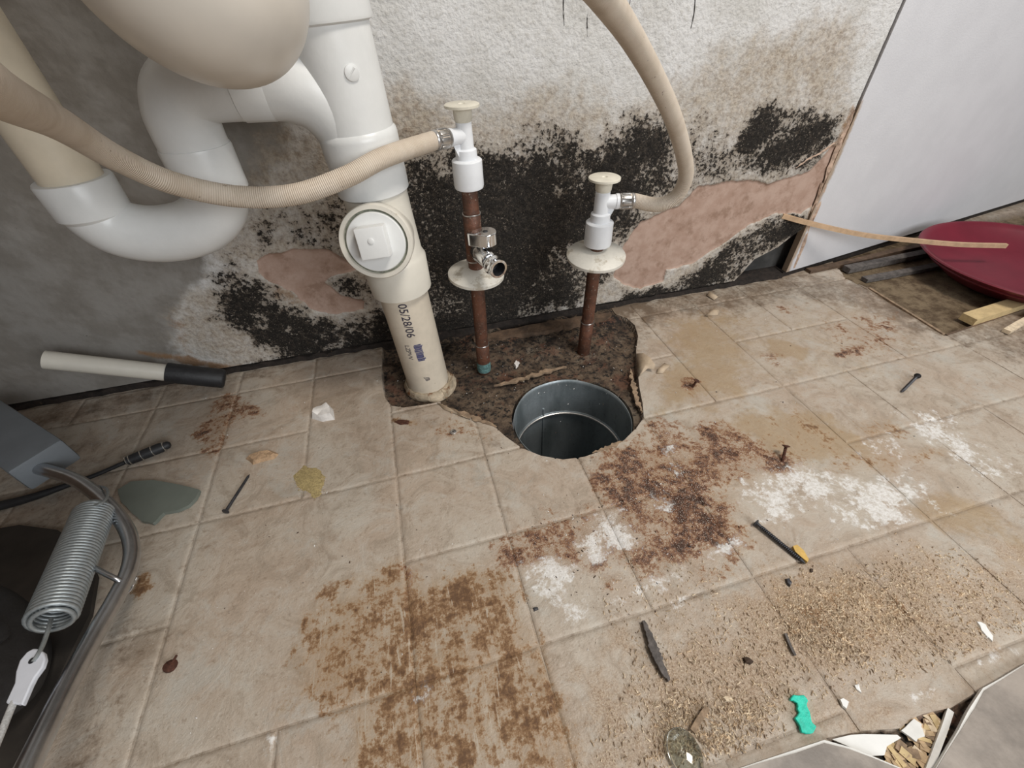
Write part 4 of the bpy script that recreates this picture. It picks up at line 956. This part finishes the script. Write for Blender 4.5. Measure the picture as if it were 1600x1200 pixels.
mb = MB(); P = [FL(*p, .006) for p in ((-90, 840), (30, 820), (90, 828), (132, 856), (150, 900), (140, 960), (100, 1040), (40, 1180), (0, 1300), (-200, 1300))]
mb.prism(P, (0, 0, -.005)); mb.build('shade_plate', M['shade_plate'], fr, 30)  # added sheet that paints the shaded floor below the frame dark
# the pin across the tube
mb = MB(); mb.tube(spline([FL(147, 887, .066), FL(160, 894, .066), FL(178, 903, .064), FL(196, 912, .056), FL(205, 912, .048), FL(212, 904, .044)], 6), .0022, 10); mb.build('cross_pin', M['steel'], fr)
mb = MB(); mb.tube(spline([FL(190, 922, .05), FL(199, 926, .046), FL(206, 918, .046), FL(213, 903, .046)], 6), .0009, 8); mb.build('wire_clip', M['chrome'], fr)
# black wheel behind the spring
t = thing('wheel', 'black rubber wheel in the dark at the lower left corner', 'wheel')
wc = FL(-52, 1016, .070); wa = Vector((.90, .35, .18)).normalized()
mb = MB(); mb.lathe(wc-wa*.014, wc+wa, [(0, .030), (.001, .046), (.004, .056), (.009, .0605), (.014, .0615), (.019, .0605), (.024, .056), (.027, .046), (.028, .030)], 56); mb.build('tyre', M['black'], t)
mb = MB(); mb.lathe(wc-wa*.012, wc+wa, [(0, .029), (.026, .029), (.027, .010), (.033, .009), (.034, .004)], 40); mb.build('hub', M['black'], t)

# white rod with a black end against the wall
t = thing('white_rod', 'white rod with black rubber grip lying against the left wall', 'rod')
r0 = FL(352, 592, .0145); r1 = PL(70, 562, -.040); d = (r1-r0).normalized(); Lr = (r1-r0).length
mb = MB(); mb.lathe(r0, r1, [(.05, .0118), (Lr*.6, .0118), (Lr, .0118)], 32); mb.build('shaft', M['pvc_cream'], t)
mb = MB(); mb.lathe(r0, r1, [(0, .0110), (.002, .0136), (.004, .0142), (.068, .0142), (.070, .0138), (.0705, .012)], 32); mb.build('grip', M['black'], t)

# cable with a plug
t = thing('cable', 'black cable ending in a ringed plug on the left floor', 'cable')
cpts = spline([FL(-40, 800, .006), FL(40, 780, .006), FL(100, 760, .006), FL(150, 742, .006), FL(196, 722, .006)], 8)
nC = len(cpts); mb = MB(); mb.tube(cpts, [.0062-.0036*min(1, i/(nC*.6)) for i in range(nC)], 16); mb.build('cable_jacket', M['black'], t)
a, b = FL(195, 722, .0065), FL(250, 700, .0065); mb = MB(); mb.lathe(a, b, [(0, .0030), (.002, .0058), (.010, .0062), (.026, .0066), (.040, .0066), (.044, .0050), (.048, .0048), (.050, .003)], 28); pg = mb.build('plug', M['black'], t)
for q in (.002, .0055, .018, .030, .044):
    mb = MB(); mb.lathe(a+(b-a).normalized()*q, b, [(0, .0064), (.0003, .0069), (.0011, .0069), (.0014, .0064)], 28); mb.build('plug_ring', M['silver'], pg)

# grey-green shard
mb = MB(); P = [FL(*p, .005) for p in ((183, 765), (205, 752), (240, 750), (280, 757), (312, 765), (305, 778), (294, 790), (277, 797), (255, 801), (247, 810), (238, 818), (222, 814), (205, 800), (190, 785))]
mb.prism(rag(P, .0005, 6, 2), (0, 0, -.0046)); tag(mb.build('shard', M['shard'], None, 30), 'flat grey-green broken shard beside the bent steel tube', 'shard')

# ------------------------------------------------------------------ fasteners
def screw(name, label, a, b, r, hr, mat, cat='screw', thread=True, group=None):
    t = thing(name, label, cat, group); d = (b-a).normalized(); L = (b-a).length
    mb = MB(); mb.lathe(a, b, [(0, hr*.75), (.0004, hr), (.0011, hr), (.0024, r)], 18); mb.build('head', mat, t)
    prof = [(.002, r)]
    if thread:
        z = L*.12
        while z < L*.9: prof += [(z, r*.78), (z+.0009, r*1.12)]; z += .0018
    prof += [(L*.93, r*.85), (L, r*.12)]
    mb = MB(); mb.lathe(a, b, prof, 14); mb.build('shank', mat, t); return t
screw('nail', 'dark flat-headed nail on the floor beside the grey-green shard', FL(352, 800, .004), FL(390, 741, .0022), .0017, .0040, M['iron'], 'nail', False)
screw('screw', 'small dark screw near the right wall, far from the others', FL(1434, 587, .0042), FL(1408, 613, .002), .0018, .0042, M['iron'], 'screw')
ls = screw('screw', 'long black screw with yellow plastic plug on its tip', FL(1180, 816, .004), FL(1259, 881, .0028), .0021, .0042, M['iron'], 'screw')
mb = MB(); P = [FL(*p, .0055) for p in ((1239, 853), (1246, 851), (1256, 860), (1264, 874), (1262, 878), (1252, 870), (1243, 862))]; mb.prism(P, (0, 0, -.004)); mb.build('wall_plug', M['yellow'], ls)
screw('screw', 'rusty screw standing in the brown stain right of the duct', FL(1222, 712, 0)+Vector((.001, .003, .016)), FL(1221, 727, -.004), .0018, .0044, M['rusty'], 'screw')
screw('screw', 'rusty screw standing in the floor behind the duct on the right', FL(1083, 606, 0)+Vector((.004, .002, .012)), FL(1080, 608, -.004), .0017, .0042, M['rusty'], 'screw')
q = FL(708, 675, .0004); t = thing('screw', 'grey cross-head screw set flush in the vinyl left of the duct', 'screw')
mb = MB(); mb.lathe(q-Vector((0, 0, .003)), q+Vector((0, 0, 1)), [(0, .002), (.0026, .0042), (.0034, .0044), (.0038, .0036)], 24); mb.build('head', M['ferrule'], t)
mb = MB(); mb.box(q+Vector((0, 0, .0009)), .0042, .0008, .0004, Matrix.Rotation(.4, 3, 'Z')); mb.box(q+Vector((0, 0, .0009)), .0042, .0008, .0004, Matrix.Rotation(.4+math.pi/2, 3, 'Z')); mb.build('cross_slot', M['iron'], t)
t = thing('nail', 'bent rusty tack lying alone on the lower left floor', 'nail'); q = FL(266, 1040, .002)
mb = MB(); mb.lathe(q, q+Vector((.3, .2, 1)), [(-.002, .0052), (0, .0056), (.001, .0048), (.0022, .0012)], 12); mb.build('head', M['rusty'], t)
mb = MB(); mb.tube(spline([q, FL(271, 1032, .003), FL(276, 1024, .002)], 5), .0010, 8); mb.build('shank', M['rusty'], t)

# ------------------------------------------------------------------ scraps and chips
def chunk(name, label, cat, pts, z, th, mat, amt=.0006, seed=1, top=.75, group=None, sub=2):
    P = rag([FL(*p, 0) for p in pts], amt, seed, sub); c = sum(P, Vector())/len(P); n = len(P); rnd = random.Random(seed)
    v = [Vector((p.x, p.y, z)) for p in P]+[Vector((c.x+(p.x-c.x)*top, c.y+(p.y-c.y)*top, z+th*(.75+.5*rnd.random()))) for p in P]+[Vector((c.x, c.y, z+th*1.08))]
    f = [tuple(range(n))[::-1]]+[(i, (i+1) % n, n+(i+1) % n, n+i) for i in range(n)]+[(n+i, n+(i+1) % n, 2*n) for i in range(n)]
    mb = MB(); mb.add(v, f); return tag(mb.build(name, mat, None, 35), label, cat, group)
chunk('plaster_lump', 'white and tan plaster lump left of the drain stack', 'plaster', [(487, 655), (492, 640), (515, 634), (521, 640), (523, 656), (505, 659)], .0, .010, M['plaster'], .0005, 2)
chunk('tan_lump', 'tan oblong crumb above the dark nail', 'lump', [(384, 717), (392, 711), (425, 704), (435, 710), (428, 718), (395, 726)], .0, .005, M['biscuit'], .0008, 3)
chunk('wood_chip', 'reddish brown chip on the floor below the drain stack', 'chip', [(615, 659), (622, 656), (640, 657), (639, 663), (625, 665)], .0, .0022, M['rusty'], .0006, 4)
o = slab_path('wood_splinter', [FL(1005, 971, .003), FL(1018, 1005, .0035), FL(1030, 1035, .0035), FL(1045, 1064, .003)], .0075, .005, M['grey_wood'], None, None, .18); tag(o, 'long dark weathered wood splinter in the sawdust', 'splinter')
o = slab_path('wood_splinter', [FL(1227, 990, .002), FL(1234, 1008, .002), FL(1242, 1024, .002)], .0022, .002, M['grey_wood']); tag(o, 'short thin dark splinter above the teal scrap', 'splinter')
o = slab_path('stick', [FL(1082, 1143, .003), FL(1092, 1125, .003), FL(1105, 1106, .0025)], .0042, .003, M['rope_wood']); tag(o, 'short tan wooden stick beside the clear glass blob', 'stick')
P = rag([FL(*p, .0034) for p in [(1235, 1093), (1240, 1086), (1256, 1086), (1263, 1094), (1261, 1100), (1265, 1112), (1268, 1127), (1276, 1134), (1272, 1146), (1262, 1147), (1252, 1144), (1250, 1133), (1243, 1122), (1249, 1113), (1245, 1106), (1246, 1099), (1240, 1094)]], .0004, 5, 2); mb = MB(); mb.prism(P, (0, 0, -.0034)); o = mb.build('teal_scrap', M['teal'], None, 50)
bv = o.modifiers.new('edge', 'BEVEL'); bv.width = .0007; bv.segments = 2; bv.limit_method = 'ANGLE'
tag(o, 'bright teal torn putty scrap near the bottom of the floor', 'scrap')
chunk('white_chip', 'larger white angular chip right of the teal scrap', 'chip', [(1310, 1093), (1316, 1091), (1326, 1097), (1321, 1109), (1315, 1104)], .0, .002, M['white_chip'], .0001, 6, .9)
chunk('white_chip', 'smaller pointed white chip above the larger one', 'chip', [(1333, 1071), (1340, 1069), (1345, 1084), (1337, 1078)], .0, .002, M['white_chip'], .0001, 7, .9)
chunk('white_smear', 'thin flaky white paint scrap at the right of the sawdust', 'scrap', [(1526, 972), (1533, 971), (1540, 980), (1552, 996), (1550, 1003), (1540, 995), (1533, 985)], .0, .0015, M['white_chip'], .0009, 8, .9)
chunk('tan_chip', 'pale tan wood chip left of the teal scrap', 'chip', [(1125, 1090), (1136, 1087), (1146, 1094), (1144, 1098), (1132, 1096)], .0, .003, M['dust_pale'], .0004, 9)
chunk('plaster_lump', 'small white plaster bit in the pipe cut-out beside the copper', 'plaster', [(802, 566), (806, 560), (812, 563), (809, 568), (806, 572)], -.006, .004, M['plaster'], .0004, 10)
chunk('pebble', 'black pebble below the long screw', 'pebble', [(1226, 905), (1231, 904), (1237, 912), (1234, 918), (1228, 914)], .0, .003, M['iron'], .0002, 11)
chunk('pebble', 'dark crumb just beyond the tip of the long screw', 'pebble', [(1265, 889), (1270, 889), (1270, 895), (1265, 895)], .0, .002, M['crumb'], .0002, 12)
chunk('pebble', 'dark crumb left of the sawdust, right of the long splinter', 'pebble', [(1160, 1028), (1168, 1027), (1177, 1034), (1172, 1039), (1163, 1036)], .0, .003, M['crumb'], .0004, 13)
chunk('pebble', 'small black fleck beside the rust scratches', 'pebble', [(832, 950), (840, 948), (842, 953), (834, 956)], .0, .0012, M['iron'], .0003, 14)
chunk('sealant_lump', 'brown lump of sealant beside the foot of the drain stack', 'lump', [(686, 616), (694, 606), (702, 592), (712, 588), (708, 604), (696, 620)], -.004, .008, M['putty'], .001, 15)
# glass blob
mb = MB(); q = FL(1070, 1176, .0045); v, f = superell(q.x, q.y, q.z, .0125, .0155, .0042, 1, 1, 32, 20, -math.pi/2, math.pi/2); mb.add(v, f)
tag(mb.build('glass_blob', M['glass'], None, 80), 'clear flattened glass blob at the bottom of the sawdust', 'glass')

# ------------------------------------------------------------------ things too many and too fine to count
def scatter(name, label, cat, mats, polys, n, lo, hi, seed, elong=2.2, zbase=0.0006):
    rng = np.random.default_rng(seed); V = []; F = []; mi = []
    allp = [(flp(p), w) for p, w in polys]; tot = sum(w for _, w in allp)
    for P, w in allp:
        x0, x1 = min(p[0] for p in P), max(p[0] for p in P); y0, y1 = min(p[1] for p in P), max(p[1] for p in P)
        m_ = int(n*w/tot); xs = rng.uniform(x0, x1, m_*5); ys = rng.uniform(y0, y1, m_*5)
        d = sdf(xs, ys, P)+(fbm(xs, ys, 30, seed)-.5)*.05
        idx = np.nonzero((d > -.002) & (rng.random(m_*5) < sstep(d, -.002, .02)*.8+.2))[0][:m_]
        for k in idx:
            s = lo+(hi-lo)*rng.random()**5; L = s*rng.uniform(1, elong); a = rng.normal(1.0, .9); ca, sa = math.cos(a), math.sin(a); h = s*.55
            b = len(V); cx, cy = xs[k], ys[k]
            for ux, uy, uz in ((-L, -s*.5, 0), (L, -s*.4, 0), (L*.8, s*.5, 0), (-L*.9, s*.45, 0), (0, 0, h*2)):
                V.append((cx+ux*ca-uy*sa, cy+ux*sa+uy*ca, zbase+uz*rng.uniform(.6, 1.2)-.0004))
            F += [(b, b+1, b+4), (b+1, b+2, b+4), (b+2, b+3, b+4), (b+3, b, b+4)]; q = int(rng.integers(len(mats))); mi += [q]*4
    me = bpy.data.meshes.new(name); me.from_pydata(V, [], F); me.update()
    o = link(name, me, mats); me.polygons.foreach_set('material_index', mi); tag(o, label, cat); o['kind'] = 'stuff'; return o
saw = [([(1240, 880), (1420, 850), (1590, 870), (1640, 960), (1500, 1030), (1400, 1060), (1330, 980)], 2.5), ([(1000, 1010), (1100, 950), (1240, 890), (1400, 870), (1560, 880), (1600, 970), (1480, 1030), (1320, 1095), (1120, 1180), (960, 1205), (900, 1205), (960, 1090)], 5),
       ([(1210, 930), (1320, 890), (1440, 960), (1440, 1010), (1300, 1040), (1220, 1000)], 3), ([(1040, 1090), (1240, 1060), (1230, 1150), (1100, 1200), (990, 1200)], 2.2), ([(930, 880), (1160, 860), (1120, 960), (960, 1000)], .5)]
scatter('sawdust', 'tan sawdust strewn over the right front of the floor', 'sawdust', [M['dust'], M['dust_pale'], M['dust'], M['dust_pale'], M['rope_wood']], saw, 24000, .00016, .0012, 71, 2.2)
grit = [([(30, 660), (600, 560), (1000, 520), (1340, 470), (1600, 640), (1600, 860), (1200, 880), (1000, 980), (900, 1200), (200, 1200)], 1), ([(820, 790), (1120, 700), (1160, 860), (820, 960)], 1.2)]
scatter('grit', 'fine dark grit and rust crumbs scattered over the whole floor', 'grit', [M['crumb'], M['crumb'], M['rusty'], M['iron']], grit, 520, .0003, .0013, 72, 1.5)
scatter('plaster_dust', 'fine white plaster specks scattered over the stained floor', 'plaster dust', [M['white_chip'], M['plaster']], grit+[([(600, 560), (960, 490), (990, 640), (800, 650), (620, 620)], .8)], 620, .00025, .0010, 73, 1.5, .0006)
sand = [([(455, 742), (475, 725), (500, 735), (512, 745), (505, 765), (495, 780), (480, 772), (462, 758)], 1)]
mb = None
chunk('sand_patch', 'yellowish sand clump on the floor left of the stack', 'sand', [(455, 742), (475, 725), (500, 732), (512, 745), (505, 765), (495, 780), (480, 772), (462, 758)], -.0008, .002, M['sand'], .0015, 16, .6, None, 4)
scatter('sand', 'loose yellow sand grains around the sand clump', 'sand', [M['sand'], M['dust']], sand, 260, .0004, .0011, 74, 1.2, .001)
